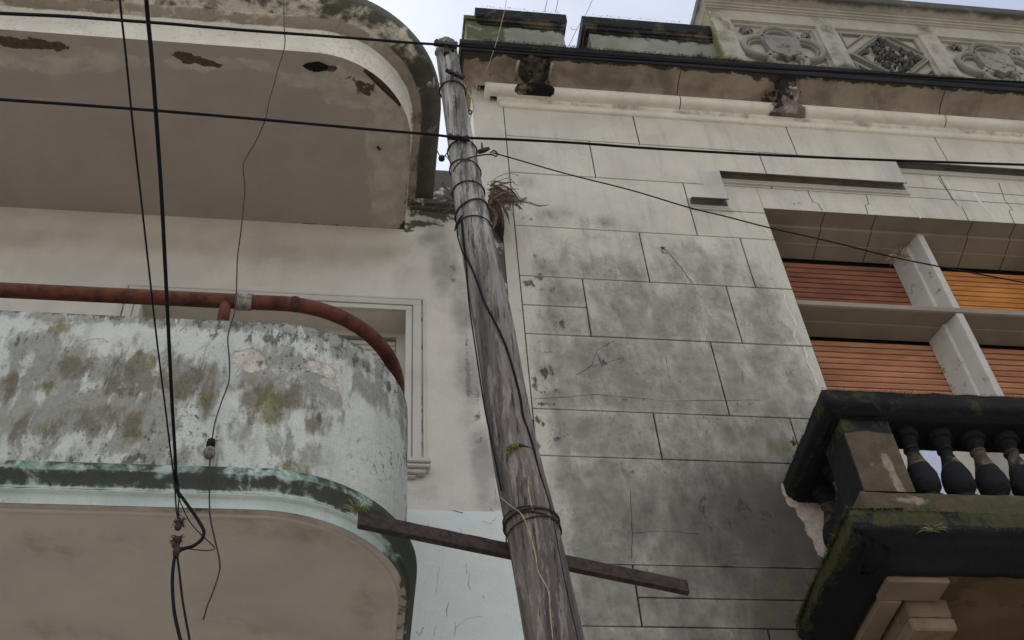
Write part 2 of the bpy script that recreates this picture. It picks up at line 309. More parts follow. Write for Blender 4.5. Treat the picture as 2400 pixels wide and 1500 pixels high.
for L, w_ in (([(1052,1412),(1047,1430),(1047,1445)], .0035), ([(1100,1345),(1098,1370),(1102,1382)], .0022), ([(1092,1320),(1095,1345)], .0018), ([(1021,1465),(1017,1490)], .002), ([(1068,1460),(1066,1490)], .003), ([(1080,1238),(1083,1258)], .002), ([(1003,1228),(1006,1240)], .003), ([(1060,1197),(1085,1202)], .004), ([(1070,1470),(1095,1450),(1130,1445)], .0012), ([(975,1480),(983,1490),(993,1470)], .003), ([(1030,1330),(1022,1390)], .0012), ([(1128,1222),(1150,1228),(1165,1210)], .0015), ([(1132,1395),(1134,1402)], .004), ([(1160,1145),(1164,1180)], .002)):
    mb = MB(); ribbon(L, w_*.42, 0, mb, .002); hb(mb, 'hairline_crack', m_joint)
# small run-out cornice on the wall beside the eaves
mb = MB()
for (z0, z1, y) in ((8.86, 8.89, -.03), (8.89, 8.945, -.055), (8.945, 8.96, -.04)): mb.grid(lambda u, v, z0=z0, z1=z1, y=y: (.30+.40*u, y, z0+(z1-z0)*v), 14, 2, False); mb.add([(.3,y,z0),(.7,y,z0),(.7,0,z0),(.3,0,z0)], [(0,1,2,3)]); mb.add([(.3,y,z1),(.7,y,z1),(.7,0,z1),(.3,0,z1)], [(0,1,2,3)])
hb(mb, 'string_course', m_stucco, attrs={'dark': lambda P: np.full(len(P), .75)})
# balcony plan curve, swept profiles
def plan():
    o = []
    for y in np.linspace(-.0, -.765, 16)[:-1]: o.append((.24, y, 1, 0, 0))
    for a in np.linspace(0, 90, 31):
        t = math.radians(a); o.append((-.44+.68*math.cos(t), -.765-.68*math.sin(t), math.cos(t), -math.sin(t), 0))
    for x in np.linspace(-.44, -7, 70)[1:]: o.append((x, -1.445, 0, -1, 0))
    return o
PLAN = plan()
def sweep(prof, sub=3, closed=False):
    pr = []
    for i in range(len(prof)-1):
        n = max(1, int(math.dist(prof[i], prof[i+1])/.03)) if sub else 1
        for k in range(n): pr.append((prof[i][0]+(prof[i+1][0]-prof[i][0])*k/n, prof[i][1]+(prof[i+1][1]-prof[i][1])*k/n))
    pr.append(prof[-1])
    mb = MB(); mb.loft([[(x+nx*o, y+ny*o, z) for (x, y, nx, ny, _) in PLAN] for o, z in pr], False, False, False)
    for i, f in enumerate(mb.sm): mb.sm[i] = True
    return mb
def fill(z, off=0, res=.05):        # horizontal sheet inside the plan
    mb = MB(); P = [(x+nx*off, y+ny*off) for (x, y, nx, ny, _) in PLAN]
    n = 30
    mb.loft([[(x, y*k/n, z) for (x, y) in P] for k in range(n+1)], False, False, False); return mb
# eaves slab (upper balcony)
prof_up = [(0, 8.615), (0, 8.85), (-.006, 8.856), (.016, 8.868), (.018, 8.892), (.008, 8.90), (.034, 8.905), (.05, 8.922), (.075, 8.936), (.078, 8.952), (.068, 8.962), (.10, 8.966), (.15, 8.972), (.196, 8.985), (.2, 8.998), (.212, 9.0), (.22, 9.03), (.22, 9.10), (.20, 9.13), (-.3, 9.2)]
canopy = hb(sweep(prof_up), 'eaves_slab', m_fascia, attrs={
  'dark': lambda P: np.clip((P[:, 2]-8.925)/.045, 0, 1)*np.where(P[:, 0] > -.9, .66, .52)+np.clip((P[:, 2]-9.0)/.04, 0, .25)+np.clip((P[:, 0]-.22)/.1, 0, .3),
  'brown': lambda P: np.exp(-((P[:, 2]-8.92)/.05)**2)*.75+np.clip((P[:, 0]-.2)/.05, 0, .3)})
canopy['label'] = 'rounded upper balcony slab with a peeling white fascia'
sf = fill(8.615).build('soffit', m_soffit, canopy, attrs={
  'pale': lambda P: np.maximum(blobz(8.615, [(850,220,.35,.16,.9),(720,190,.35,.09,.8),(900,460,.13,.5,.95),(930,380,.1,.5,1),(450,150,.3,.07,.75),(250,140,.3,.1,.9),(100,150,.4,.1,.9),(560,150,.4,.06,.7),(895,320,.14,.3,.95),(800,200,.3,.13,.9)])(P), 0),
  'brown': blobz(8.615, [(60,102,.26,.045,1),(130,112,.1,.03,.8),(10,97,.1,.05,1),(425,133,.09,.045,1),(455,140,.1,.035,1),(490,150,.12,.022,1),(530,157,.1,.016,.95),(100,105,.14,.045,1),(310,135,.05,.02,.7),(775,160,.1,.05,.7),(830,190,.2,.08,.55),(860,215,.1,.05,.6)]),
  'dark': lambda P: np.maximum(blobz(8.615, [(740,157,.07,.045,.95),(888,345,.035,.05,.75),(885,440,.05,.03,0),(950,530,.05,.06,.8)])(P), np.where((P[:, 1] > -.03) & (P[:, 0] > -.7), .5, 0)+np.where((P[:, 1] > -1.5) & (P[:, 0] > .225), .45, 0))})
mb = MB()                                              # hanging strip of broken render along the curve
R = []
for a in range(28, 62, 2):
    t = math.radians(a); k = math.sin((a-28)/34*PI); c, s_ = math.cos(t), math.sin(t)
    R.append([(-.44+(.68-.001)*c, -.765-(.68-.001)*s_, 8.615), (-.44+(.68-.004-.02*k)*c, -.765-(.68-.004-.02*k)*s_, 8.612-.018*k), (-.44+(.66-.03*k)*c, -.765-(.66-.03*k)*s_, 8.612)])
mb.loft(R, False, False, False); mb.build('broken_render', m_rust, canopy)
# hole in the soffit
mb = MB(); c = atz(740, 157, 8.61)
mb.add([(c.x+.05*(1+.5*random.random())*math.cos(a)*1.3, c.y+.035*(1+.5*random.random())*math.sin(a), 8.612) for a in np.linspace(0, 2*PI, 15)[:-1]], [tuple(range(14))])
mb.build('broken_hole', m_dark, canopy)
# lower balcony
prof_lo = [(-.12, 5.965), (-.02, 5.978), (-.006, 5.968), (0, 5.955), (0, 5.0)]
def onx(fn):                                    # blobs are laid out along the front; follow the curve by arc length
    def g(P):
        Q = P.copy(); a = np.arctan2(-(P[:, 1]+.765), P[:, 0]+.44)
        cur = (P[:, 0] > -.44) & (P[:, 1] < -.765); Q[cur, 0] = -.44+.68*np.sin(PI/2-a[cur]); return fn(Q)
    return g
yb = -1.445
balc = hb(sweep(prof_lo), 'balcony', m_peel, attrs={
  'grey': onx(lambda P: np.maximum(blobs(yb, [(60,810,.2,.12,.9),(200,860,.35,.15,.8),(250,960,.5,.2,.75),(90,980,.3,.2,.7),(650,870,.2,.2,.75),(440,900,.2,.25,.8),(720,900,.2,.25,.75),(600,1040,.3,.15,.6),(300,1060,.7,.1,.7),(850,800,.3,.08,.8),(900,850,.2,.1,.7),(30,900,.2,.3,.6)])(P), np.clip((P[:, 2]-5.86)/.1, 0, .62))),
  'brown': onx(blobs(yb, [(330,870,.16,.2,.95),(470,900,.1,.22,.9),(190,860,.12,.1,.9),(20,900,.1,.12,.8),(250,990,.3,.12,.75),(680,930,.2,.12,.75),(600,930,.1,.12,.8),(740,980,.12,.08,.6),(90,1010,.15,.1,.7)])),
  'moss': onx(blobs(yb, [(120,770,.05,.07,1),(590,900,.08,.1,.9),(550,990,.05,.08,.95),(690,1090,.1,.05,.95),(330,850,.08,.06,.6),(100,910,.1,.05,.7),(480,930,.05,.05,.8),(310,1020,.05,.06,.7),(730,1000,.06,.05,.7),(640,960,.05,.1,.7),(100,1000,.06,.08,.6)])),
  'pale': onx(blobs(yb, [(575,840,.09,.07,1),(590,860,.1,.04,.9),(755,850,.1,.05,.95),(780,880,.07,.05,.9),(225,800,.1,.03,.8)])),
  'dark': onx(lambda P: np.maximum(blobs(yb, [(700,790,.5,.06,.6),(830,800,.3,.06,.7),(480,760,.5,.04,.5),(740,960,.1,.05,.55),(80,800,.1,.05,.6),(200,1080,.8,.05,.5),(620,850,.1,.05,.4)])(P), np.clip((P[:, 2]-5.935)/.04, 0, .6)+np.where(P[:, 0] > .2, .35, 0)))})
balc['label'] = 'lower rounded balcony parapet with peeling mint paint'
prof_m = [(0, 5.0), (.045, 4.985), (.05, 4.975), (.05, 4.945), (.046, 4.938), (.03, 4.915), (.012, 4.885), (.008, 4.868), (.02, 4.862), (.02, 4.852), (.004, 4.846), (.0, 4.84), (0, 4.792)]
sweep(prof_m).build('moulding', m_mintband, balc, attrs={
  'dark': lambda P: np.clip(1.5-np.abs(P[:, 2]-4.912)/.035, 0, 1)*.85+np.where((P[:, 2] > 4.95) & (P[:, 2] < 4.99), .55, 0)+np.where((P[:, 2] > 4.855) & (P[:, 2] < 4.866), .6, 0)+np.clip((P[:, 0]-.02)/.2, 0, .75),
  'mint': lambda P: np.where(P[:, 2] > 4.94, .6, .25)})
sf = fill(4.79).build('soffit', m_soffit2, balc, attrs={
  'brown': lambda P: np.maximum(np.where((P[:, 1] < -1.39) | (P[:, 0] > .19), .55, 0), blobz(4.79, [(680,1250,.5,.15,.5),(250,1280,.4,.2,.5),(600,1450,.3,.2,.5),(150,1200,.3,.03,.6),(860,1400,.12,.3,.5),(200,1480,.6,.15,.4)])(P)),
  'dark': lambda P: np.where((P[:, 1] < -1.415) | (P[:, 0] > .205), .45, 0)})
# drip bead under the soffit edge
Rr = [[(x-nx*(.045-.012*math.cos(t)), y-ny*(.045-.012*math.cos(t)), 4.791-.008*max(0, math.sin(t))) for (x, y, nx, ny, _) in PLAN] for t in np.linspace(0, PI, 5)]
MB().loft(Rr, False).build('drip_bead', m_soffit2, balc)
# inner face of the parapet and balcony floor
mb = MB(); mb.loft([[(x-nx*.12, y-ny*.12, z) for (x, y, nx, ny, _) in PLAN] for z in (4.95, 5.965)], False); mb.build('inner_face', m_peel, balc)
fill(4.95, -.1).build('floor', m_soffit2, balc)
# handrail pipe on stub posts
RAILR = .0395
rail_pts = [(x-nx*.06, y-ny*.06, 6.175) for (x, y, nx, ny, _) in PLAN if y <= -.3 or x < .2]
HR = MB().tube(rail_pts, RAILR, 16).build('handrail', m_pipe, balc)
HR['label'] = 'rust red pipe handrail'
for px in (525, -500, 1400):
    if px == 1400: b = Vector((.18, -.5, 5.95))
    else: b = at(px, 735, -1.385)
    mb = MB().tube([(b.x, b.y, 5.95), (b.x, b.y, 6.10), (b.x, b.y, 6.15)], [.03, .03, .028], 12); mb.lathe([(.05, 0), (.05, .02), (.032, .03)], (b.x, b.y, 5.965), 12)
    mb.build('rail_post', m_pipe, balc)
c = at(571, 712, -1.385); MB().tube([(c.x-.042, c.y, 6.175), (c.x-.04, c.y, 6.175), (c.x+.04, c.y, 6.175), (c.x+.042, c.y, 6.175)], [.038, .046, .046, .038], 14).build('pipe_coupling', m_coupling, balc)
c = at(690, 727, -1.385); MB().tube([(c.x-.02, c.y, 6.175), (c.x, c.y, 6.175), (c.x+.02, c.y, 6.175)], [.039, .044, .039], 14).build('pipe_weld', m_rust, balc)
# window with moulded surround
mb = MB()
def surround(o, i, y):      # rectangular ring between outset o and outset i from the opening
    for (a, b) in (((WX0-o, WZ1+i), (WX1+o, WZ1+o)), ((WX0-o, WZ0), (WX0-i, WZ1+i)), ((WX1+i, WZ0), (WX1+o, WZ1+i))):
        mb.box((a[0], y, a[1]), (b[0], .002, b[1]))
surround(.128, .112, -.022); surround(.112, .10, -.012); surround(.10, .045, -.03); surround(.045, .036, -.016); surround(.036, -.006, -.026)
wf = hb(mb, 'window', m_window, attrs={'dark': lambda P: np.where(P[:, 1] > -.015, .45, .1)}, bevel=.003)
mb = MB(); mb.bevbox((WX0-.15, -.085, 6.262), (WX1+.155, .0, 6.30)); mb.bevbox((WX0-.14, -.07, 6.235), (WX1+.15, .0, 6.262)); mb.bevbox((WX0-.12, -.05, 6.205), (WX1+.125, .0, 6.235)); mb.bevbox((WX0-.08, -.03, 6.185), (WX1+.07, .0, 6.205))
mb.build('sill', m_window, wf, attrs={'dark': lambda P: np.where(P[:, 2] < 6.262, .4, .05)})
mb = MB()
for (a, b) in (((WX0, WZ0), (WX0+.06, WZ1)), ((WX1-.06, WZ0), (WX1, WZ1)), ((WX0+.06, WZ1-.05), (WX1-.06, WZ1)), (((WX0+WX1)/2-.03, WZ0), ((WX0+WX1)/2+.03, WZ1-.05))): mb.box((a[0], .2, a[1]), (b[0], .25, b[1]))
mb.build('frame', m_window, wf)
mb = MB(); z = WZ0
while z < WZ1-.09: mb.bevbox((WX0+.062, .212, z), (WX1-.062, .24, z+.04), .005); z += .047
mb.build('shutter', m_window, wf); MB().box((WX0, .262, WZ0), (WX1, .27, WZ1)).build('window_back', m_dark, wf)
# ================================================================== RIGHT HOUSE
SH = empty('stone_house', (4, .3, 0)); tag(SH, 'grey ashlar stone house with battlements and a black mossy balcony, right of the pole', 'house')
def sb(mb, name, mat, **k):
    o = mb.build(name, mat, SH, **k); o.location = -SH.location; return o
JX, JT = 3.165, 9.161                                # window opening left jamb, head
XR = 10.0
zr = [(10.45, 9.98, [2.243, 3.65, 5.06, 6.5]), (9.98, 9.448, [1.80, 3.3, 4.9, 6.4]), (9.448, 8.747, [2.535]), (8.747, 8.15, [2.063, 2.877]),
      (8.15, 7.53, [1.552, 2.645]), (7.53, 6.818, [2.409]), (6.818, 6.417, [1.888, 2.82]), (6.417, 5.605, []), (5.605, 5.19, [1.583]), (5.19, 4.6, [2.3]), (4.6, 3.9, [1.7, 2.7]), (3.9, 3.2, [2.1]), (3.2, 2.6, [1.6, 2.5]), (2.6, 1.9, [2.0]), (1.9, 1.2, [1.5, 2.6]), (1.2, 0, [2.1])]
mb = MB(); BLOCKS = []
def block(x0, x1, z0, z1, g=.0048, e=.003):
    BLOCKS.append((x0, x1, z0, z1))
    dy = random.uniform(-.0012, .0012)
    X0, X1, Z0, Z1 = x0+g, x1-g, z0+g, z1-g
    mb.rect(X0+e, X1-e, Z0+e, Z1-e, dy, .035)
    o = [(X0, Z0), (X1, Z0), (X1, Z1), (X0, Z1)]; i = [(X0+e, Z0+e), (X1-e, Z0+e), (X1-e, Z1-e), (X0+e, Z1-e)]
    mb.add([(x, dy, z) for x, z in i]+[(x, dy+e, z) for x, z in o]+[(x, .016, z) for x, z in o], [(k, (k+1) % 4, (k+1) % 4+4, k+4) for k in range(4)]+[(k+4, (k+1) % 4+4, (k+1) % 4+8, k+8) for k in range(4)])
for z1, z0, js in zr:
    right = JX if z1 < 9.2 else XR
    if z0 == 8.747:                                     # the course beside the window head
        block(1.083, 2.535, z0, z1); block(2.535, JX, z0, 9.095); block(2.535, XR, 9.161, z1, 0.0035) if False else None
        block(2.535, JX, 9.095, z1)
        block(JX-.007, XR, JT-.0035, z1); continue
    e = [1.083]+[j for j in js if j < right-.1]+[right]
    for a, b in zip(e, e[1:]):
        if z0 == 7.53 and b < 1.6: block(a, b, z0, 7.83); block(a, b, 7.83, z1)
        elif z0 == 5.19 and a > 1.5: block(a, b, z0, 5.381); block(a, b, 5.381, z1)
        else: block(a, b, z0, z1)
# corner strip
mb.rect(.815, 1.0795, 8.75, 10.62, -.004, .04); mb.rect(.988, 1.0795, 0, 8.75, -.004, .05); mb.add([(.815,-.004,8.75),(.815,.4,8.75),(.815,.4,10.62),(.815,-.004,10.62)], [(0,1,2,3)]); mb.add([(1.0795,-.004,0),(1.0795,.016,0),(1.0795,.016,10.6),(1.0795,-.004,10.6)], [(0,1,2,3)])
mb.rect(.815, XR, 10.45, 10.9, -.003, .1)
mb.rect(5.757, XR, 0, JT, .0, .1); mb.rect(JX, 5.757, 0, 4.99, .0, .2); mb.add([(5.757,0,4.9),(5.757,.45,4.9),(5.757,.45,JT),(5.757,0,JT)], [(0,1,2,3)])
GREY = [(1330,600,.4,.25,.62),(1640,610,.5,.2,.62),(1300,680,.2,.12,.65),(1500,730,.8,.3,.72),(1780,730,.25,.2,.6),(1300,750,.1,.1,.5),(1450,870,.8,.4,.78),(1790,870,.35,.35,.8),(1350,1010,.7,.25,.78),(1700,1020,.7,.25,.8),(1500,1200,1.2,.6,.72),(1600,1400,1.3,.5,.8),(1230,430,.15,.12,.5),(1290,500,.2,.1,.4),(1400,520,.2,.08,.45),(1240,620,.06,.1,.45)]
BLK = []
def edge_d(P):
    d = np.full(len(P), 9.)
    for x0, x1, z0, z1 in BLK:
        k = (P[:, 0] >= x0) & (P[:, 0] <= x1) & (P[:, 2] >= z0) & (P[:, 2] <= z1)
        d[k] = np.minimum(np.minimum((P[k, 0]-x0)*.8, (x1-P[k, 0])*1.4), np.minimum((P[k, 2]-z0)*2.2, z1-P[k, 2]))
    return d
for q in BLOCKS: BLK.append(q)
sb(mb, 'wall', m_ashlar, attrs={
  'grey': lambda P: np.interp(P[:, 2], [5, 6.8, 8.0, 8.35, 8.9, 9.3], [.85, .78, .68, .58, .22, .10])*np.clip((P[:, 0]-.95)/.35, .25, 1)*np.where(P[:, 2] > 6.9, np.clip((3.22-P[:, 0])/.3, .45, 1), 1)*np.clip(.8+edge_d(P)/.10*.2, .8, 1)+blobs(0, [(1230,430,.15,.12,.4),(1290,500,.2,.1,.3),(1400,520,.2,.08,.3)])(P),
  'dirt_and_shade': lambda P: np.clip((7.15-P[:, 2])/1.1, 0, 1)*np.clip((P[:, 0]-.9)/1.5, .1, 1)*.85+blobs(0, [(1800,1200,.4,.5,.3),(1480,860,.5,.2,.3),(1780,1000,.3,.2,.2),(1500,720,.4,.15,.22)])(P),  # dirt blobs plus street shade painted in towards the lower right
  'dark': blobs(0, [(1235,665,.05,.07,.85),(1262,650,.07,.04,.7),(1285,680,.06,.04,.6),(1280,870,.07,.12,.8),(1255,890,.05,.12,.7),(1300,915,.16,.03,.65),(1270,945,.13,.02,.65),(1260,990,.08,.09,.7),(1280,825,.13,.02,.6),(1250,1045,.07,.06,.6),(1240,560,.07,.07,.5),(1255,600,.08,.08,.55),(1340,590,.12,.1,.35),(1300,1030,.14,.03,.55),(1255,750,.07,.03,.6),(1320,760,.08,.05,.45),
      (1440,970,.9,.015,.5),(1190,420,.1,.07,.5),(1210,480,.13,.12,.5),(1240,510,.1,.06,.45),(1180,700,.03,.2,.6),(1430,845,.2,.1,.32),(1600,940,.8,.02,.4),(1720,1200,.35,.25,.38),(1600,1110,.5,.03,.4),(1560,590,.05,.05,.5),(1690,640,.1,.06,.35),(1420,560,.3,.1,.3)]),
  'moss': blobs(0, [(1820,1045,.14,.12,.85),(1760,1085,.25,.12,.6),(1780,1125,.25,.12,.6),(1850,1370,.25,.14,.7),(1840,1430,.25,.12,.7),(1880,1300,.1,.2,.5),(1700,1150,.25,.12,.4)]),
  'pale': blobs(0, [(1848,1140,.07,.05,.8),(1870,1155,.12,.08,1),(1890,1175,.14,.08,1),(1908,1205,.13,.1,1),(1925,1240,.12,.12,1),(1938,1280,.08,.12,1),(1950,1200,.2,.15,1),(1850,1180,.03,.04,.6)])})
mb = MB()
for a, b in (((1.0, 0), (3.15, 10.6)), ((3.15, 9.18), (XR, 10.6)), ((5.76, 0), (XR, 9.18)), ((3.15, 0), (5.76, 4.98))): mb.box((a[0], .014, a[1]), (b[0], .4, b[1]))
sb(mb, 'joint', m_joint)
# thin stepped joints over the window head and old filled cracks
mb = MB()
for L in ([(1893,447),(1898,460),(1906,474),(1916,476),(1927,494)], [(2030,459),(2036,478),(2028,481),(2034,502)], [(2120,438),(2200,443),(2300,451),(2420,460)], [(2198,418),(2215,440),(2245,484),(2254,485),(2272,521)], [(2340,428),(2355,470),(2373,492),(2364,494),(2379,528)]): mb = MB(); ribbon(L, .0025, 0, mb); sb(mb, 'step_joint', m_joint)
m_fill = simple('pale_filler', rgb(204, 201, 192), .9, c2=rgb(190, 186, 176))
for L, w_ in (([(1770,512),(1775,525),(1795,540),(1806,556)], .009), ([(1805,560),(1808,610),(1840,660),(1850,677)], .004), ([(1838,690),(1845,720),(1865,755),(1862,790),(1872,808)], .005), ([(1885,812),(1893,850),(1905,870),(1915,905)], .009), ([(2130,468),(2138,485),(2152,500),(2158,512)], .008), ([(2280,448),(2300,480),(2322,500),(2332,520)], .012)): mb = MB(); ribbon(L, w_, 0, mb, .006); sb(mb, 'filled_crack', m_fill)
for L, w_ in (([(1550,578),(1565,590),(1590,620),(1622,664)], .0035), ([(1478,1150),(1482,1250),(1480,1310)], .002), ([(1350,880),(1385,858),(1400,820),(1440,800)], .002), ([(1385,858),(1460,840)], .0018), ([(1250,935),(1400,925),(1560,940),(1780,938)], .0018), ([(1482,1250),(1560,1245),(1640,1252)], .0015), ([(1410,880),(1420,915)], .0016), ([(1560,830),(1570,900)], .0015), ([(1740,870),(1742,900)], .0015)): mb = MB(); ribbon(L, w_*.7, 0, mb, .004); sb(mb, 'hairline_crack', m_joint)
# hood mould stepping over the window
HP = [(2.535, 9.13), (2.835, 9.13), (2.835, 9.52), (4.475, 9.52), (4.475, 9.845), (XR, 9.845)]
HN = [(0, 1), (-1, 1), (-1, 1), (-1, 1), (-1, 1), (0, 1)]
prof_h = [(.13, -.0005), (.10, -.008), (.06, -.035), (.03, -.065), (0, -.095), (-.003, -.088), (.016, -.075), (.026, -.05), (.012, -.03), (-.014, -.028), (-.03, -.026), (-.034, -.018), (-.046, -.016), (-.05, -.001)]
mb = MB()
mb.loft([[(HP[i][0]+HN[i][0]*d, y, HP[i][1]+HN[i][1]*d) for i in range(6)] for d, y in prof_h], False, False, False)
mb.add([(HP[0][0]+HN[0][0]*d, y, HP[0][1]+HN[0][1]*d) for d, y in prof_h], [tuple(range(len(prof_h)))])
# subdivide for stains
hood = sb(mb, 'hood_mould', m_window, attrs={'dark': lambda P: np.where((P[:, 1] < -.04), .12, 0)})
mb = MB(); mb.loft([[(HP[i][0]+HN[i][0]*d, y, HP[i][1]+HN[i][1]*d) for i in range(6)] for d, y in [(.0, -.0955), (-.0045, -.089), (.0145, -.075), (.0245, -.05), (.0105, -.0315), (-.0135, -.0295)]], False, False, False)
mb.build('painted_shade_underside', simple('shade_toned_stone', rgb(104, 95, 88), .95, c2=rgb(84, 77, 72), scale=6), hood)  # shade of the hollow under the hood, put into a darker stone colour
# window: splayed head, mullion, transom, shutters
mb = MB(); 
def head(x0, x1):
    prof = [(.0, JT), (.155, JT), (.158, JT-.03), (.30, JT-.055), (.302, JT-.06), (.44, JT-.085), (.44, JT+.1)]
    n = 20; mb.loft([[(x0+(x1-x0)*k/n, y, z) for k in range(n+1)] for y, z in prof], False, False, False)
head(JX-.004, 5.76)
for x in (3.67, 4.10, 4.95, 5.36):                  # joints on the soffit
    pass
mb.add([(JX-.0035,.0,4),(JX-.0035,.45,4),(JX-.0035,.45,JT),(JX-.0035,.0,JT)], [(0,1,2,3)])
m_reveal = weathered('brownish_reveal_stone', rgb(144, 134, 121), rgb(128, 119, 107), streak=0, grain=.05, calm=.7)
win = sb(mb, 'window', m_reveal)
for x in (3.69, 4.13, 4.98, 5.36):
    mb = MB()
    for (y0, z0), (y1, z1) in (((0, JT), (.155, JT)), ((.155, JT), (.158, JT-.03)), ((.158, JT-.03), (.30, JT-.055)), ((.302, JT-.06), (.44, JT-.085))):
        mb.add([(x-.003, y0, z0-.0015), (x+.003, y0, z0-.0015), (x+.003, y1, z1-.0015), (x-.003, y1, z1-.0015)], [(0,1,2,3)])
    mb.build('soffit_joint', m_joint, win)
mb = MB()
def mull(xc, z0, z1):
    f = [(xc-.026, .15), (xc+.026, .15), (xc+.03, .156), (xc+.07, .262), (xc+.092, .27), (xc+.155, .44), (xc-.155, .44), (xc-.092, .27), (xc-.07, .262), (xc-.03, .156)]
    mb.loft([[(x, y, z) for x, y in f] for z in (z0, z1)], True, True, False)
ZT = 8.19
mull(4.553, 5.1, ZT-.045); mull(4.553, ZT+.02, JT-.028)
mb.build('mullion', m_window, win, attrs={'dark': lambda P: np.where(P[:, 1] > .3, .35, .28)}, bevel=.003)
mb = MB(); ft = [(.145, ZT-.035), (.145, ZT+.012), (.16, ZT+.02), (.44, ZT+.045), (.44, ZT-.075), (.30, ZT-.058), (.298, ZT-.05), (.16, ZT-.042)]
mb.loft([[(x, y, z) for y, z in ft] for x in np.linspace(JX-.003, 5.76, 30)], True, True, False)
mb.build('transom', m_reveal, win)
def shutter(x0, x1, z0, z1, mat, lab=None):
    mb = MB(); z = z1-.06
    while z > z0-.05:
        mb.loft([[(x, y+random.uniform(-.001, .001), z+dz) for y, dz in ((.468, -.002), (.448, .001), (.434, .024), (.440, .041), (.468, .046))] for x in (x0, x1)], False, False, False)
        z -= .063
    return mb.build('shutter', mat, win, label=lab)
XM0, XM1 = 4.553-.15, 4.553+.15
shutter(JX, XM0, ZT+.04, JT-.125, m_sh, 'red brown roller shutter'); shutter(XM1, 5.76, ZT+.04, JT-.125, m_sho, 'orange roller shutter')  # upper right shutter coloured more orange than the others
shutter(JX, XM0, 7.38, ZT-.10, m_shl, 'tan brown roller shutter'); shutter(XM1, 5.76, 7.38, ZT-.10, m_shl, 'tan brown roller shutter')
MB().box((JX-.003, .475, 5), (5.8, .49, JT+.1)).build('window_back', m_dark, win)
mb = MB(); mb.bevbox((JX, .44, 5.1), (3.95, .47, 7.36)); mb.bevbox((4.17, .445, 5.1), (XM0+.05, .468, 7.36)); mb.bevbox((XM1-.05, .44, 5.1), (5.76, .47, 7.36)); mb.build('door', m_door, win)
MB().box((3.955, .452, 5.1), (4.165, .46, 7.36)).build('pane', m_glass, win); MB().bevbox((3.6, .41, 7.08), (4.25, .435, 7.12), .004).build('door_bar', m_iron, win)
# cornice: bands, torus, cove, corona
def cor(prof, name, mat, x0=.95, x1=XR, ret=True, attrs=None, n=220):
    mb = MB(); pr = []
    for i in range(len(prof)-1):
        k_ = max(1, int(math.dist(prof[i], prof[i+1])/.025))
        for k in range(k_): pr.append((prof[i][0]+(prof[i+1][0]-prof[i][0])*k/k_, prof[i][1]+(prof[i+1][1]-prof[i][1])*k/k_))
    pr.append(prof[-1]); X = list(np.linspace(x0, 6.8, n))+[XR]
    R = []
    for o, z in pr:
        row = ([(x0-o*(.6 if ret else 0), .3, z)] if ret else [])+[(X[0]-(o*(.6 if ret else 0)), -o, z)]+[(x, -o, z) for x in X[1:]]
        R.append(row)
    mb.loft(R, False, False, False); mb.sm = [True]*len(mb.sm)
    return sb(mb, name, mat, attrs=attrs)
t = np.linspace(-PI/2, PI/2, 9)
corn = cor([(0, 10.412), (.022, 10.415), (.022, 10.445), (.03, 10.452), (.036, 10.475), (.05, 10.48), (.052, 10.505)], 'cornice', m_trim, 1.06, attrs={'dark': lambda P: np.where((P[:, 2] < 10.414), .0, .05), 'brown': lambda P: np.where(P[:, 2] > 10.47, .45, .2)})
tor = [(.05, 10.505), (.062, 10.51)]+[(.07+.065*math.cos(a), 10.575+.065*math.sin(a)) for a in t]+[(.06, 10.645), (.06, 10.66)]
o = cor(tor, 'torus_moulding', m_trim, 1.0, attrs={'dark': lambda P: np.exp(-((P[:, 0]-3.65)/.14)**2)*.7+np.exp(-((P[:, 0]-1.35)/.1)**2)*.3, 'brown': lambda P: np.exp(-((P[:, 0]-3.65)/.25)**2)*.7})
cv = [(.06, 10.655)]+[(.33-.26*math.cos(a), 10.655+.10*math.sin(a)) for a in np.linspace(0, PI/2, 9)][1:]
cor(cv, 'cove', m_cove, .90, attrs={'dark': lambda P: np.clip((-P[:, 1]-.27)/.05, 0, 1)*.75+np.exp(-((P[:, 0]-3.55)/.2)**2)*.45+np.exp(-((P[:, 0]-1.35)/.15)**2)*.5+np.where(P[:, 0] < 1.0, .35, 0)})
cor([(.33, 10.755), (.345, 10.735), (.35, 10.73), (.352, 10.81), (.346, 10.815), (.346, 10.825), (.36, 10.83), (.362, 10.905), (.34, 10.915), (.0, 10.98), (-.3, 10.98)], 'corona', m_blackstone, .90, attrs={
  'moss': lambda P: np.clip((P[:, 2]-10.86)/.05, 0, 1)*.55, 'pale': lambda P: np.zeros(len(P)), 'brown': lambda P: np.zeros(len(P))})
for x in (2.67, 5.17):                                # joints across cornice
    mb = MB()
    pr = [(o_+.0015, z-.001) for o_, z in tor+cv]
    mb.loft([[(x-.0035, -o_, z) for o_, z in pr], [(x+.0035, -o_, z) for o_, z in pr]], False, False, False); sb(mb, 'cornice_joint', m_joint)
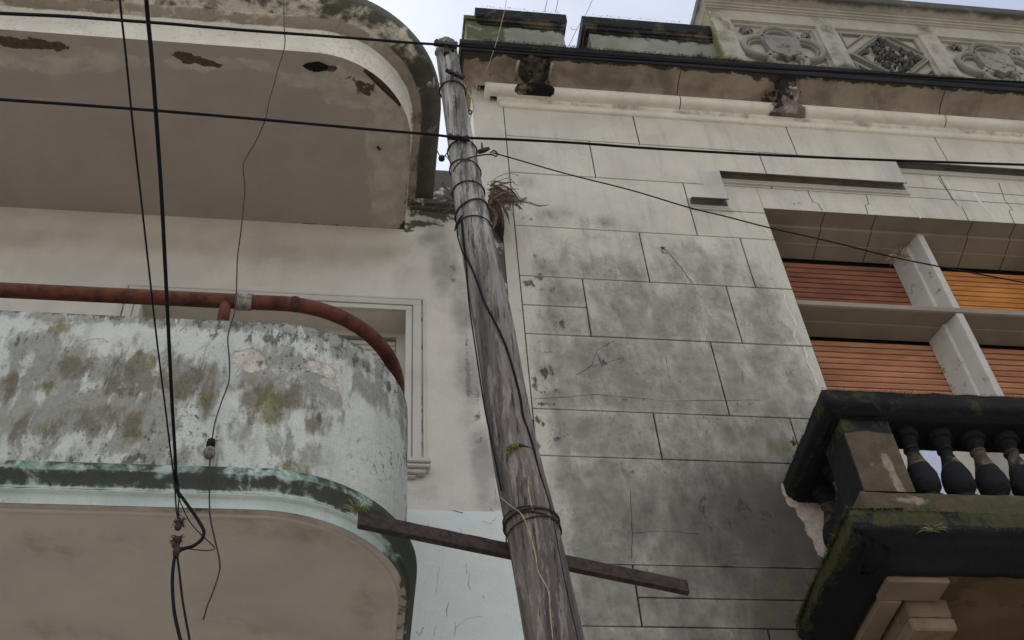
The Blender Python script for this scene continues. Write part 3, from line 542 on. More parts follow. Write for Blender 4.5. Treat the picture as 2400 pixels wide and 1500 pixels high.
# decayed console corbels below the corona
def lump(prof, seed, name, mat, lab, attrs):            # prof: (z, xc, y_front, half width)
    mb = MB(); R = []
    n = 40
    P = np.array(prof); zs = np.linspace(P[0, 0], P[-1, 0], 46)
    for z in zs:
        xc, yf, hw = [np.interp(z, P[:, 0] if P[0, 0] < P[-1, 0] else P[::-1, 0], P[:, i] if P[0, 0] < P[-1, 0] else P[::-1, i]) for i in (1, 2, 3)]
        ring = []
        for j in range(n):
            a = 2*PI*j/n; c_, s_ = math.cos(a), math.sin(a)
            p = Vector((xc+hw*math.copysign(abs(c_)**.6, c_), (yf-.0)/2+(-yf/2)*math.copysign(abs(s_)**.6, s_), z))
            fade = min(1, max(.12, (z-10.54)/.05)) if seed == 3 else 1
            d = fade*noise.fractal(p*13+Vector((seed, 0, 0)), 1, 2, 5)*.034+noise.noise(p*30+Vector((0, seed, 0)))*.008
            ring.append(p+Vector((c_*d, s_*d*.8-abs(d)*.6, 0)))
        R.append(ring)
    mb.loft(R, True, True, True); return sb(mb, name, mat, label=lab, attrs=attrs)
c1 = lump([(10.512, 1.355, -.16, .15), (10.520, 1.355, -.20, .178), (10.530, 1.355, -.20, .170), (10.548, 1.355, -.19, .11), (10.575, 1.357, -.19, .07), (10.62, 1.36, -.23, .062), (10.67, 1.365, -.28, .08), (10.71, 1.365, -.32, .105), (10.745, 1.36, -.345, .14)], 3, 'corbel', m_blackstone, 'blackened foliated corbel with flared foot',
     {'moss': lambda P: np.clip((P[:, 2]-10.56)/.2, 0, .5), 'pale': lambda P: np.where(P[:, 0] < 1.31, .4, .15), 'brown': lambda P: np.full(len(P), .42)})
lump([(10.50, 3.68, -.12, .16), (10.52, 3.68, -.155, .15), (10.55, 3.68, -.165, .12), (10.60, 3.68, -.18, .09), (10.66, 3.68, -.22, .09), (10.70, 3.68, -.28, .105), (10.745, 3.68, -.32, .12)], 9, 'corbel', m_decay, 'decayed grey and purple corbel',
     {'dark': lambda P: np.clip(.3+(3.72-P[:, 0])*1.6+(P[:, 2]-10.55)*1.6, .1, .8), 'pale': lambda P: np.full(len(P), .4)})
mb = MB(); mb.tube([(3.70+.03*math.cos(a), -.262+.015*math.sin(a), 10.66+.035*math.sin(a)) for a in np.linspace(0, 2*PI, 16)], .011, 6); sb(mb, 'carved_ring', m_decay, attrs={'pale': lambda P: np.full(len(P), .7)})
for x0 in (1.20, 1.5):                                # scroll rings on the cove beside the black corbel
    mb = MB(); mb.tube([(x0+.015*math.cos(a), -.12-.09*(1+math.sin(a)), 10.70+.045*math.cos(a)) for a in np.linspace(0, 2*PI, 18)], .012, 6); sb(mb, 'scroll', m_cove, attrs={'dark': lambda P: np.full(len(P), .3)})
# battlements
def merlon(x0, x1, z1, left=.03, right=.03, z0=10.9, y=0, dep=.3):
    mb = MB(); mb.grid(lambda u, v: (x0+(x1-x0)*u, y, z0+(z1-.16-z0)*v), int((x1-x0)/.04), 20, False)
    mb.add([(x0,y,z0),(x0,y+dep,z0),(x0,y+dep,z1-.16),(x0,y,z1-.16)], [(0,1,2,3)]); mb.add([(x1,y,z0),(x1,y+dep,z0),(x1,y+dep,z1-.16),(x1,y,z1-.16)], [(0,1,2,3)]); mb.add([(x0,y+dep,z0),(x1,y+dep,z0),(x1,y+dep,z1-.16),(x0,y+dep,z1-.16)], [(0,1,2,3)])
    me = sb(mb, 'merlon', m_parapet, attrs={'dark': lambda P: np.clip((P[:, 2]-(z1-.34))/.08, 0, 1)*.7+np.clip((11.28-P[:, 2])/.1, 0, .35)+.15, 'moss': lambda P: np.where(P[:, 0] < 1.15, .8, .2), 'pale': lambda P: np.exp(-((P[:, 2]-11.5)/.13)**2)*.7})
    mb = MB(); pr = [(0, z1-.27), (.012, z1-.265), (.012, z1-.24), (.03, z1-.235), (.035, z1-.21), (.035, z1-.19), (.05, z1-.18), (.055, z1-.16), (.055, z1-.03), (.045, z1-.012), (0, z1)]
    n = int((x1-x0)/.03); R = []
    for o_, z in pr:
        l, r = x0-o_*left/.05, x1+o_*right/.05
        jj = lambda k: .004*noise.noise(Vector((k*.9, z*20, x0)))
        R.append([(l, y+dep, z)]+[(l+(r-l)*k/n, y-o_, z+jj(k)) for k in range(n+1)]+[(r, y+dep, z)])
    mb.loft(R, False, False, False); mb.add([R[-1][0], R[-1][1], R[-1][-2], R[-1][-1]], [(0, 1, 2, 3)])
    mb.build('coping', m_blackstone, me, attrs={'moss': lambda P: np.where(P[:, 2] > z1-.1, .42, .25), 'pale': lambda P: np.full(len(P), .05), 'brown': lambda P: np.where(P[:, 2] < z1-.17, .45, .25)})
    return me
merlon(.945, 1.745, 12.13, .05, .04); merlon(2.0, 3.32, 12.13, .05, 0, dep=.3)
mb = MB(); mb.box((.80, .0, 10.9), (.944, .35, 11.97)); mb.box((.78, -.02, 11.93), (.944, .37, 12.0)); mb.box((.72, -.2, 10.9), (.90, .25, 11.12))
sb(mb, 'end_pier', m_parapet, attrs={'dark': lambda P: np.full(len(P), .35), 'moss': lambda P: np.full(len(P), .75), 'pale': lambda P: np.zeros(len(P))})
mb = MB(); mb.box((1.745, .0, 10.9), (2.0, .3, 11.02)); sb(mb, 'crenel', m_parapet)
# attic with relief panels
YA = -.10; AX0 = 3.245
panels = [(3.46, 4.355, 'q'), (4.555, 5.45, 'd'), (5.65, 6.60, 'q'), (6.75, 7.65, 'd')]
PZ0, PZ1 = 11.22, 12.19
mb = MB(); xe = [AX0]
for a, b, _ in panels: xe += [a, b]
xe.append(XR)
for i in range(0, len(xe), 2): mb.rect(xe[i], xe[i+1], 10.9, 12.40, YA, .05)
for a, b, _ in panels: mb.rect(a, b, PZ1, 12.40, YA, .05); mb.rect(a, b, 10.9, PZ0, YA, .05)
for a, b, _ in panels:
    for (q, d0, d1, y0, y1) in ((0, 0, .012, YA, YA+.028), (0, .012, .035, YA+.028, YA+.03), (0, .035, .045, YA+.03, YA+.055), (0, .045, .07, YA+.055, YA+.055)):
        o_ = [(a+d0, PZ0+d0), (b-d0, PZ0+d0), (b-d0, PZ1-d0), (a+d0, PZ1-d0)]; i_ = [(a+d1, PZ0+d1), (b-d1, PZ0+d1), (b-d1, PZ1-d1), (a+d1, PZ1-d1)]
        mb.add([(x, y0, z) for x, z in o_]+[(x, y1, z) for x, z in i_], [(k, (k+1) % 4, (k+1) % 4+4, k+4) for k in range(4)])
    mb.rect(a+.07, b-.07, PZ0+.07, PZ1-.07, YA+.055, .06)
mb.grid(lambda u, v: (AX0, YA+.5*u, 10.9+1.55*v), 10, 30, False)
mb.add([(AX0, YA+.5, 10.9), (XR, YA+.5, 10.9), (XR, YA+.5, 12.45), (AX0, YA+.5, 12.45)], [(0, 1, 2, 3)])
attic = sb(mb, 'attic', m_attic, attrs={
  'dark': lambda P: .15+.35*np.exp(-((P[:, 0]-3.35)/.12)**2)+.3*np.exp(-((P[:, 0]-4.45)/.1)**2)+.3*np.exp(-((P[:, 0]-5.55)/.1)**2)+np.clip((11.5-P[:, 2])/.3, 0, .3), 'moss': lambda P: np.where(P[:, 0] < AX0+.01, .85, 0)})
pr = [(0, 12.385), (.015, 12.39), (.015, 12.41), (.03, 12.415), (.034, 12.44), (.05, 12.445), (.055, 12.465), (.10, 12.48), (.15, 12.50), (.16, 12.515), (.16, 12.60), (.145, 12.62), (0, 12.66), (-.4, 12.68)]
mb = MB(); X = np.linspace(AX0, 7.6, 120); mb.loft([[(AX0-o_*.35, YA+.5, z), (AX0-o_*.35, YA-o_, z)]+[(x, YA-o_, z) for x in X]+[(XR, YA-o_, z)] for o_, z in pr], False, False, False)
mb.build('coping', m_attic, attic, attrs={'dark': lambda P: np.clip((P[:, 2]-12.465)/.03, 0, 1)*1.0, 'moss': lambda P: np.zeros(len(P))})
mt_f = weathered('relief_stone', rgb(140, 136, 126), rgb(118, 116, 108), [('dark', rgb(58, 58, 54), 12, 1.0, .4, .62, .8)], streak=.1)
def relief(a, b, kind):
    cx, cz = (a+b)/2, (PZ0+PZ1)/2; yb_ = YA+.055; mb = MB()
    if kind == 'q':
        r, off = .185, .215
        for k in range(4):
            th = k*PI/2; c_ = (cx+off*math.cos(th), cz+off*math.sin(th)); A = np.linspace(th-math.radians(128), th+math.radians(128), 30)
            for rr, w_, h_ in ((r, .034, .065), (r-.048, .014, .04)):
                mb.loft([[(c_[0]+(rr+d)*math.cos(t_), yb_-h, c_[1]+(rr+d)*math.sin(t_)) for d, h in ((-w_, 0), (-w_*.9, h_*.7), (-w_*.4, h_), (w_*.4, h_), (w_*.9, h_*.7), (w_, 0))] for t_ in A], False, False, True)
        o = mb.build('quatrefoil', mt_f, attic, attrs={'dark': lambda P: np.full(len(P), .2)})
        sh = [(-.175, .17), (.175, .17), (.178, .0), (.16, -.12), (.105, -.175), (.045, -.19), (0, -.235), (-.045, -.19), (-.105, -.175), (-.16, -.12), (-.178, .0)]
        MB().prism([(cx+x, cz+z+.02) for x, z in sh], yb_-.075, yb_).build('shield', mt_f, attic, attrs={'dark': lambda P: np.full(len(P), .35)}, bevel=.008)
        for sx in (-1, 1):
            for sz in (-1, 1):
                mb = MB(); c_ = (cx+sx*.315, cz+sz*.335)
                for k in range(16):
                    t_ = random.random()*2*PI; l = random.uniform(.04, .085); p = Vector((c_[0]+random.uniform(-.02, .02), yb_, c_[1]+random.uniform(-.02, .02)))
                    d = Vector((math.cos(t_), 0, math.sin(t_))); mb.tube([p, p+d*l*.5+Vector((0, -.035, 0)), p+d*l+Vector((0, -.012, 0))], [.006, .015, .003], 6)
                mb.build('rosette', mt_f, attic, attrs={'dark': lambda P: np.full(len(P), .45)})
    else:
        hw, hh = (b-a)/2-.03, (PZ1-PZ0)/2-.03; R = []
        for s_, h in ((1.0, 0), (.99, .045), (.93, .05), (.90, .035), (.86, .05), (.83, .045), (.81, 0)):
            R.append([(cx+hw*s_, yb_-h, cz), (cx, yb_-h, cz+hh*s_), (cx-hw*s_, yb_-h, cz), (cx, yb_-h, cz-hh*s_)])
        mb.loft(R, True, False, False); mb.build('lozenge_frame', mt_f, attic, attrs={'dark': lambda P: np.full(len(P), .2)})
        mb = MB()
        for k in range(170):
            u, v = random.uniform(-1, 1), random.uniform(-1, 1)
            if abs(u)+abs(v) > .95: continue
            p = Vector((cx+u*hw*.78, yb_-.01, cz+v*hh*.78)); t_ = random.random()*2*PI; l = random.uniform(.035, .075)
            d = Vector((math.cos(t_), 0, math.sin(t_))); q = d.cross(Vector((0, 1, 0)))*l*.4
            mb.tube([p, p+d*l*.4+q*.5+Vector((0, -.05, 0)), p+d*l*.8+q+Vector((0, -.03, 0))], [.008, .02, .005], 6)
        mb.build('carved_foliage', mt_f, attic, attrs={'dark': lambda P: np.clip(.75+P[:, 1]*0, 0, 1)})
        for sx in (-1, 1):
            for sz in (-1, 1):
                mb = MB(); o3 = [(cx+sx*(hw-.01), cz+sz*(hh-.01)), (cx+sx*(hw-.01), cz+sz*hh*.30), (cx+sx*hw*.30, cz+sz*(hh-.01))]; g = (sum(p[0] for p in o3)/3, sum(p[1] for p in o3)/3)
                R = [[(g[0]+(x-g[0])*s_, yb_-h, g[1]+(z-g[1])*s_) for x, z in o3] for s_, h in ((1, 0), (.98, .03), (.78, .03), (.74, .0))]
                mb.loft(R, True, False, False); mb.build('spandrel_frame', mt_f, attic, attrs={'dark': lambda P: np.full(len(P), .15)})
for a, b, k in panels: relief(a, b, k)
# ------------------------------------------------------------------ stone balcony
def rect_plan(xl, yf): return [(xl, 0, -1, 0), (xl, yf, -1, -1), (XR, yf, 0, -1)]
def rsweep(prof, xl, yf, seed=0, jit=.004, res=.05):
    """profile (outset, z) swept from the wall along the left side and the front, finely divided and a little worn"""
    P = []
    for k in range(int(-yf/res)+1): P.append((xl, -min(-yf, k*res), -1, 0))
    P.append((xl, yf, -1, -1)); x = xl+res
    while x < 5.2: P.append((x, yf, 0, -1)); x += res
    P.append((XR, yf, 0, -1))
    pr = []
    for i in range(len(prof)-1):
        n = max(1, int(math.dist(prof[i], prof[i+1])/.03))
        for k in range(n): pr.append((prof[i][0]+(prof[i+1][0]-prof[i][0])*k/n, prof[i][1]+(prof[i+1][1]-prof[i][1])*k/n))
    pr.append(prof[-1]); R = []
    for o_, z in pr:
        R.append([(x+nx*(o_+jit*noise.noise(Vector((x*9, y*9, z*9+seed)))), y+ny*(o_+jit*noise.noise(Vector((x*9, y*9, z*9+seed+5)))), z+jit*1.5*noise.noise(Vector((x*12, y*12, seed+z*20)))) for x, y, nx, ny in P])
    mb = MB(); mb.loft(R, False, False, False); mb.sm = [True]*len(mb.sm); return mb
zero = lambda P: np.zeros(len(P))
# slab: front y -1.0, left x 2.47
mb = rsweep([(-.30, 5.27), (-.01, 5.255), (0, 5.245), (0, 5.135), (-.012, 5.12), (-.04, 5.11), (-.045, 5.09), (-.075, 5.075), (-.11, 5.03), (-.15, 5.01), (-.16, 4.995), (-.20, 4.99), (-.205, 4.999)], 2.47, -1.0, 3, .006)
bal = sb(mb, 'balcony', m_blackstone, label='black mossy stone balcony with bulging balusters', attrs={'moss': lambda P: np.where(P[:, 2] > 5.14, .8, np.where((P[:, 0] < 2.51) & (P[:, 1] > -.97), .5, .08)), 'pale': lambda P: np.where(P[:, 2] > 5.15, .12, 0), 'brown': lambda P: np.where(P[:, 2] > 5.2, .35, 0)})
mb = MB(); mb.grid(lambda u, v: (2.66+(XR-2.66)*u, -.81+.81*v, 5.0), 100, 16, False)
mb.build('soffit', m_bracket, bal, attrs={'dark': lambda P: .3+np.exp(-((P[:, 0]-3.1)/.12)**2-((P[:, 1]+.7)/.15)**2)*.5+np.exp(-((P[:, 0]-3.6)/.2)**2-((P[:, 1]+.7)/.2)**2)*.3})
mb = MB(); mb.bevbox((2.665, -.79, 4.962), (3.0, -.62, 4.998)); mb.bevbox((2.68, -.62, 4.955), (2.80, 0, 4.998)); mb.build('soffit_frame', m_bracket2, bal, attrs={'dark': lambda P: np.full(len(P), .2)})
mb = MB()                                             # stepped bracket down to the wall
for (y0, z0, z1, dx) in ((-.60, 4.888, 4.998, 0), (-.596, 4.81, 4.886, .006), (-.36, 4.70, 4.808, -.004), (-.22, 4.56, 4.698, -.010), (-.12, 4.4, 4.558, -.018)): mb.bevbox((2.825-dx, y0, z0), (3.06+dx, 0, z1), .01)
mb.build('bracket', m_bracket2, bal, attrs={'dark': lambda P: np.full(len(P), .4)})
# plinth
mb = rsweep([(0, 5.25), (0, 5.40), (.004, 5.41), (.004, 5.555), (-.006, 5.572), (-.05, 5.578), (-.28, 5.578), (-.28, 5.25)], 2.70, -.76, 8, .005)
mb.build('plinth', m_blackstone, bal, attrs={'moss': lambda P: np.where(P[:, 0] > 3.0, .7, .3)+np.where(P[:, 2] < 5.42, .2, 0), 'pale': lambda P: np.exp(-((P[:, 0]-2.97)/.15)**2-((P[:, 2]-5.52)/.05)**2)*.8, 'brown': lambda P: np.where(P[:, 1] < -.5, .8, .2)})
# handrail
mb = rsweep([(-.32, 6.10), (-.30, 6.10), (-.06, 6.098), (-.055, 6.11), (-.035, 6.115), (-.03, 6.135), (-.012, 6.14), (-.005, 6.155), (0, 6.16), (0, 6.255), (-.01, 6.27), (-.2, 6.285), (-.3, 6.28), (-.32, 6.10)], 2.64, -.84, 13, .006)
mb.build('handrail', m_blackstone, bal, attrs={'moss': lambda P: np.where(P[:, 2] > 6.13, .36, .12), 'pale': zero, 'brown': zero})
# pedestal pier
mb = MB(); nx_, nz_ = 10, 24
for (x0, y0, x1, y1) in ((2.73, -.765, 3.02, -.765), (2.73, -.765, 2.73, -.48), (3.02, -.48, 3.02, -.765), (3.02, -.48, 2.73, -.48)): mb.grid(lambda u, v: (x0+(x1-x0)*u, y0+(y1-y0)*u, 5.57+.535*v), nx_, nz_, False)
mb.build('pedestal', m_blackstone, bal, attrs={'moss': lambda P: np.where(P[:, 2] > 6.0, .5, .1), 'brown': lambda P: np.where(P[:, 1] < -.76, np.clip((6.03-P[:, 2])/.05, 0, 1)*.95, .1), 'pale': lambda P: np.where(P[:, 1] < -.76, np.exp(-((P[:, 0]-2.94-(5.57-P[:, 2])*.08)/.03)**2)*np.clip((6.0-P[:, 2])/.25, 0, 1)*.95+np.exp(-((P[:, 0]-2.82)/.03)**2)*.35, 0)})
mb = MB(); mb.rect(2.72, 2.80, 5.58, 6.1, -.02, .05)
bprof = [(.075, 0), (.077, .022), (.062, .03), (.045, .045), (.040, .058), (.06, .075), (.08, .105), (.088, .145), (.085, .19), (.07, .245), (.05, .305), (.038, .355), (.036, .385), (.045, .392), (.045, .405), (.036, .412), (.042, .43), (.050, .445), (.053, .455), (.053, .468), (.072, .474), (.072, .53)]
def baluster(x, y):
    mb = MB(); pr = []
    for i in range(len(bprof)-1):
        for k in range(3): pr.append((bprof[i][0]+(bprof[i+1][0]-bprof[i][0])*k/3, bprof[i][1]+(bprof[i+1][1]-bprof[i][1])*k/3))
    mb.lathe(pr+[bprof[-1]], (0, 0, 0), 32); ox, oy = random.uniform(-.006, .006), random.uniform(-.004, .004)
    mb.v = [(x+ox+vx*(1+.09*noise.noise(Vector((vx*22+x*9, vy*22, vz*16)))+.05*noise.noise(Vector((vx*60+x*5, vy*60, vz*50)))), y+oy+vy*(1+.09*noise.noise(Vector((vx*22+x*9, vy*22+3, vz*16)))), 5.575+vz) for vx, vy, vz in mb.v]
    return mb.build('baluster', m_blackstone, bal, attrs={
        'moss': lambda P: np.full(len(P), .12), 'pale': lambda P: np.where((P[:, 2] > 5.84) & (P[:, 2] < 5.98) & (P[:, 1] < y), .35, 0), 'brown': lambda P: np.where((P[:, 2] > 5.84) & (P[:, 2] < 5.98), .5, .12)})
for k in range(9): baluster(3.165+.205*k, -.66)
for y in (-.12, -.33): baluster(2.83, y)
# ================================================================== POLE
PL = [(.457,9.24,.0745),(.457,9.076,.0765),(.497,8.404,.0790),(.528,7.95,.083),(.550,7.576,.088),(.576,7.146,.0925),(.612,6.752,.0985),(.645,6.39,.1033),(.673,6.054,.1045),(.692,5.743,.1065),(.711,5.454,.110),(.735,5.185,.115),(.765,4.934,.1185),(.790,4.7,.1205),(.809,4.478,.1215),(.828,4.271,.122),(1.0,2.2,.13),(1.17,.0,.138)]
PZ = np.array([p[1] for p in PL])[::-1]; PXs = np.array([p[0] for p in PL])[::-1]; PRs = np.array([p[2] for p in PL])[::-1]; YP = -1.3
ks = np.ones(7)/7
zz = np.linspace(0, 9.24, 700); xx = np.interp(zz, PZ, PXs); xx = np.convolve(np.pad(xx, 12, 'edge') if False else np.concatenate([[xx[0]]*12, xx, [xx[-1]]*12]), np.ones(25)/25, 'valid'); rr_ = np.interp(zz, PZ, PRs)
def pole_c(z): return float(np.interp(z, zz, xx)), float(np.interp(z, zz, rr_))
pole = empty('utility_pole', (1.17, YP, 0)); tag(pole, 'leaning weathered wooden utility pole bound with wire straps between the two houses', 'utility pole')
def pb(mb, name, mat, **k):
    o = mb.build(name, mat, pole, **k); o.location = -pole.location; return o
mb = MB(); R = []; NS = 56
for i, z in enumerate(np.concatenate([np.linspace(0, 4.1, 20), np.linspace(4.12, 9.085, 320)])):
    cx, r = pole_c(z); ring = []
    tw = .25*math.sin(z*.7)
    for j in range(NS):
        a = 2*PI*j/NS+tw*0
        g = noise.noise(Vector((math.cos(a+tw)*5, math.sin(a+tw)*5, z*.35)))*.006+noise.noise(Vector((math.cos(a+tw)*13, math.sin(a+tw)*13, z*.7)))*.003
        # long drying cracks
        for (ac, z0, z1, dp) in ((-1.2, 6.2, 9.3, .012), (-1.9, 7.0, 9.2, .010), (-2.3, 4.2, 7.4, .008), (-.6, 4.1, 6.3, .016), (-1.5, 4.2, 5.6, .006)):
            if z0 < z < z1: g -= dp*math.exp(-((math.atan2(math.sin(a-ac-.12*math.sin(z*2)), math.cos(a-ac-.12*math.sin(z*2))))/.06)**2)*min(1, (z-z0)*3, (z1-z)*3)
        ring.append((cx+(r+g)*math.cos(a), YP+(r+g)*math.sin(a), z))
    R.append(ring)
mb.loft(R, True, True, True); pb(mb, 'shaft', m_wood)
def on_pole(px, py, lift=.006):                       # point on the visible surface of the shaft
    z = at(px, py, YP).z
    for _ in range(6):
        p = at(px, py, YP); cx, r = pole_c(z); r += lift; dx = max(-r*.999, min(r*.999, p.x-cx)); y = YP-math.sqrt(r*r-dx*dx); p = at(px, py, y); z = p.z
    return p
def strap(px, py, tilt=0, rad=.004, roll=0, name='strap', mat=None):
    """wire wrapped round the shaft; py is where it crosses the near side"""
    z0 = on_pole(px, py).z; P = []
    for j in range(33):
        a = 2*PI*j/32; cx, r = pole_c(z0); zc = z0+tilt*math.cos(a)+roll*math.sin(a); cx, r = pole_c(zc)
        P.append((cx+(r+rad*.7+.004)*math.cos(a), YP+(r+rad*.7+.004)*math.sin(a), zc))
    return pb(MB().tube(P, rad, 6), name, mat or m_iron)
strap(1053, 190, -.01, .006); strap(1078, 328, 0, .005); strap(1098, 375, -.02, .0045, .0); strap(1100, 424, .0, .005); strap(1110, 468, .045, .006); strap(1108, 505, -.01, .0045)
strap(1235, 1190, .01, .0055); strap(1238, 1200, -.02, .004); strap(1236, 1210, .025, .0035); strap(1236, 1186, -.012, .0035)
# bolted brackets
def bracket(pa, pb_, y, th=.012, hh=.02, bolts=(), name='bracket'):
    a, b = at(pa[0], pa[1], y), at(pb_[0], pb_[1], y); d = (b-a).normalized(); n = Vector((-d.z, 0, d.x)); mb = MB(); e = []
    for p in (a, b):
        e.append([p+n*hh+Vector((0, -th, 0)), p-n*hh+Vector((0, -th, 0)), p-n*hh+Vector((0, th, 0)), p+n*hh+Vector((0, th, 0))])
    mb.loft(e, True, True, False)
    br = pb(mb, name, m_iron, bevel=.003)
    for t_ in bolts:
        p = a.lerp(b, t_); m2 = MB(); m2.tube([p-n*hh*1.3, p+n*hh*1.4, p+n*hh*1.4, p+n*hh*3.2], [.012, .012, .007, .005], 6); m2.tube([p+n*hh*1.4, p+n*hh*2.6], .014, 6)
        m2.build('bolt', m_iron, br)
bracket((1017, 101), (1072, 108), YP-.10, .016, .017, (.1, .5, .92)); bracket((1045, 164), (1086, 183), YP-.11, .014, .009, (.25, .55, .9)); bracket((1048, 321), (1102, 327), YP-.11, .014, .011, (.12, .45, .85))
mb = MB(); p = at(1046, 118, YP-.08); mb.bevbox((p.x-.02, p.y-.02, p.z-.05), (p.x+.02, p.y+.02, p.z+.05), .005); mb.bevbox((p.x+.04, p.y-.02, p.z+.0), (p.x+.055, p.y+.02, p.z+.05), .003); pb(mb, 'bracket', m_iron)
mb = MB(); p = at(1026, 120, YP-.02); mb.lathe([(.008, -.05), (.022, -.04), (.024, 0), (.014, .03), (.01, .06)], p, 12); pb(mb, 'insulator', m_ins)
mb = MB(); p = at(1017, 195, YP-.02); mb.tube([p+Vector((0, 0, -.05)), p+Vector((0, 0, .07))], [.012, .006], 8); mb.tube([p+Vector((.05, 0, .0)), p+Vector((0, 0, -.02))], .005, 6); mb.lathe([(.01, -.02), (.018, -.01), (.018, .01), (.01, .02)], p+Vector((-.03, 0, -.02)), 10); pb(mb, 'insulator', m_ins)
mb = MB(); mb.tube(smooth([on_pole(1060, 335), at(1052, 352, YP-.05), at(1040, 368, YP-.02), at(1030, 371, YP)]), .0035, 6); mb.tube(smooth([at(1024, 352, YP), at(1032, 366, YP), at(1045, 366, YP), at(1058, 384, YP-.05)]), .0035, 6); mb.lathe([(.008, -.015), (.02, -.01), (.02, .01), (.008, .015)], at(1035, 371, YP-.01), 10); pb(mb, 'loose_wire', m_iron)
# tensioner with eye on the right
mb = MB(); mb.tube(smooth([at(1062, 402, YP-.09), at(1072, 386, YP-.11), at(1095, 372, YP-.1), at(1125, 364, YP-.08), at(1150, 362, YP-.08), at(1162, 366, YP-.08), at(1166, 360, YP-.08), at(1158, 353, YP-.08), at(1150, 358, YP-.08)]), .005, 6)
a, b = at(1122, 356, YP-.08), at(1146, 348, YP-.08); mb.tube([a, a.lerp(b, .5), b], [.014, .017, .011], 8); c = a.lerp(b, .35); mb.tube([c, c+Vector((.0, 0, .085))], .006, 6); pb(mb, 'tensioner', m_iron)
# cable running down the shaft
mb = MB(); mb.tube(smooth([on_pole(x, y, .01) for x, y in [(1082,515),(1086,560),(1092,600),(1106,630),(1120,665),(1136,710),(1160,755),(1185,810),(1204,870),(1219,930),(1226,975),(1238,1010),(1250,1050)]]+[on_pole(x, y, .008) for x, y in [(1262,1100),(1277,1150),(1292,1205),(1310,1300),(1330,1400),(1352,1500),(1370,1600)]], 5), .0065, 8); pb(mb, 'down_cable', m_cable)
mb = MB(); mb.tube(smooth([at(1080,508,YP-.09), at(1072,530,YP-.09), at(1073,555,YP-.09), at(1082,585,YP-.1), on_pole(1092,615,.008), on_pole(1098,700,.008), on_pole(1112,800,.008), on_pole(1135,950,.008), on_pole(1155,1050,.008), on_pole(1175,1150,.008)], 5), .004, 6); mb.tube([at(1082,506,YP-.1), at(1070,525,YP-.1), at(1066,541,YP-.1)], [.007, .006, .004], 6); pb(mb, 'loose_wire', m_cable)
mb = MB(); mb.tube(smooth([on_pole(x, y) for x, y in [(1240,1118),(1238,1140),(1242,1165),(1248,1195)]]), .003, 5); mb.tube(smooth([on_pole(x, y) for x, y in [(1172,1165),(1200,1188),(1222,1205),(1240,1245),(1255,1300),(1262,1340),(1285,1385),(1290,1440),(1296,1500)]]), .0025, 5); pb(mb, 'thin_wire', m_palewire)
# ledge of bark with moss
mb = MB(); P = [on_pole(x, y, .002) for x, y in [(1187,1052),(1200,1046),(1215,1043),(1230,1047),(1246,1054)]]; mb.tube(smooth(P, 4), .009, 6); pb(mb, 'bark_ledge', m_iron)
mb = MB()
for k in range(140):
    u = random.random(); p = P[0].lerp(P[2], u*.8)+Vector((random.uniform(-.01, .01), -.008, -random.random()*.05*(1-u)+.006)); d = Vector((random.uniform(-.008, .008), -.006, random.uniform(-.02, .004))); mb.tube([p, p+d], [.003, .001], 4)
pb(mb, 'moss_patch', m_greentuft)
# ================================================================== beam
bm_ = empty('steel_beam', (.8, -1.1, 4.84)); tag(bm_, 'rusty flat steel beam fixed across the back of the wooden pole', 'beam')
def beam(a, b, h=.066):
    mb = MB(); n = 24; R = []
    for k in range(n+1):
        p = a.lerp(b, k/n); j = .002*noise.noise(Vector((k*.8, 1, 2)))
        R.append([p+Vector((0, -.018, h/2+j)), p+Vector((0, .018, h/2)), p+Vector((0, .018, -h/2)), p+Vector((0, -.018, -h/2+j))])
    mb.loft(R, True, True, False); return mb
A_, B_ = at(838, 1219, -1.52), at(1612, 1378, -.92)
o = beam(A_, B_).build('beam', m_rust, bm_, bevel=.002); o.name = 'bar'; o.location = -bm_.location
# ================================================================== cables
def cable(name, pts, r, mat, label, cat='cable', n=6, seg=8):
    o = MB().tube(smooth(pts, n), r, seg).build(name, mat); c = pts[0]
    return tag(o, label, cat)
def ys(px, y0, y1, x0, x1): return y0+(y1-y0)*(px-x0)/(x1-x0)
yA = lambda px: -1.40-.38*max(0, (1045-px)/1045*2.9) if px < 1045 else -1.40-.05*(px-1045)/1355
pA = [(-120,21),(0,31),(150,38),(290,48),(400,56),(550,69),(700,80),(850,91),(960,100),(1040,105),(1120,111),(1250,122),(1400,133),(1600,146),(1800,160),(2000,170),(2200,182),(2400,193),(2520,199)]
cable('overhead_cable', [at(x, y, yA(x)) for x, y in pA], .0092, m_cable, 'black cable through the top bracket of the wooden pole, upper of two crossing the view')
yB = lambda px: -1.42-.25*max(0, (1045-px)/1045*2.5)
pB = [(-120,222),(0,233),(200,247),(400,262),(600,279),(800,297),(900,306),(1000,314),(1075,322),(1200,327),(1350,335),(1500,346),(1700,358),(1900,368),(2100,376),(2300,383),(2520,390)]
cable('overhead_cable', [at(x, y, yB(x)) for x, y in pB], .0085, m_cable, 'black cable clamped below the pole top, lower of two crossing the view')
cable('guy_wire', [at(x, y, -1.38-.0001*(x-1150)) for x, y in [(1155,358),(1180,365),(1215,375),(1330,408),(1480,446),(1610,485),(1700,507),(1800,533),(1950,567),(2100,604),(2250,634),(2400,662),(2520,686)]], .0042, m_cable, 'thin dark guy wire running from the tensioner on the pole down across the brown shutters')
pC = [(335,-260,5.0),(339,-120,4.98),(343,0,4.97),(355,130,4.95),(365,260,4.93),(378,450,4.92),(388,640,4.90),(396,800,4.88),(403,940,4.87),(410,1060,4.86),(413,1125,4.85)]
hangy = -1.57
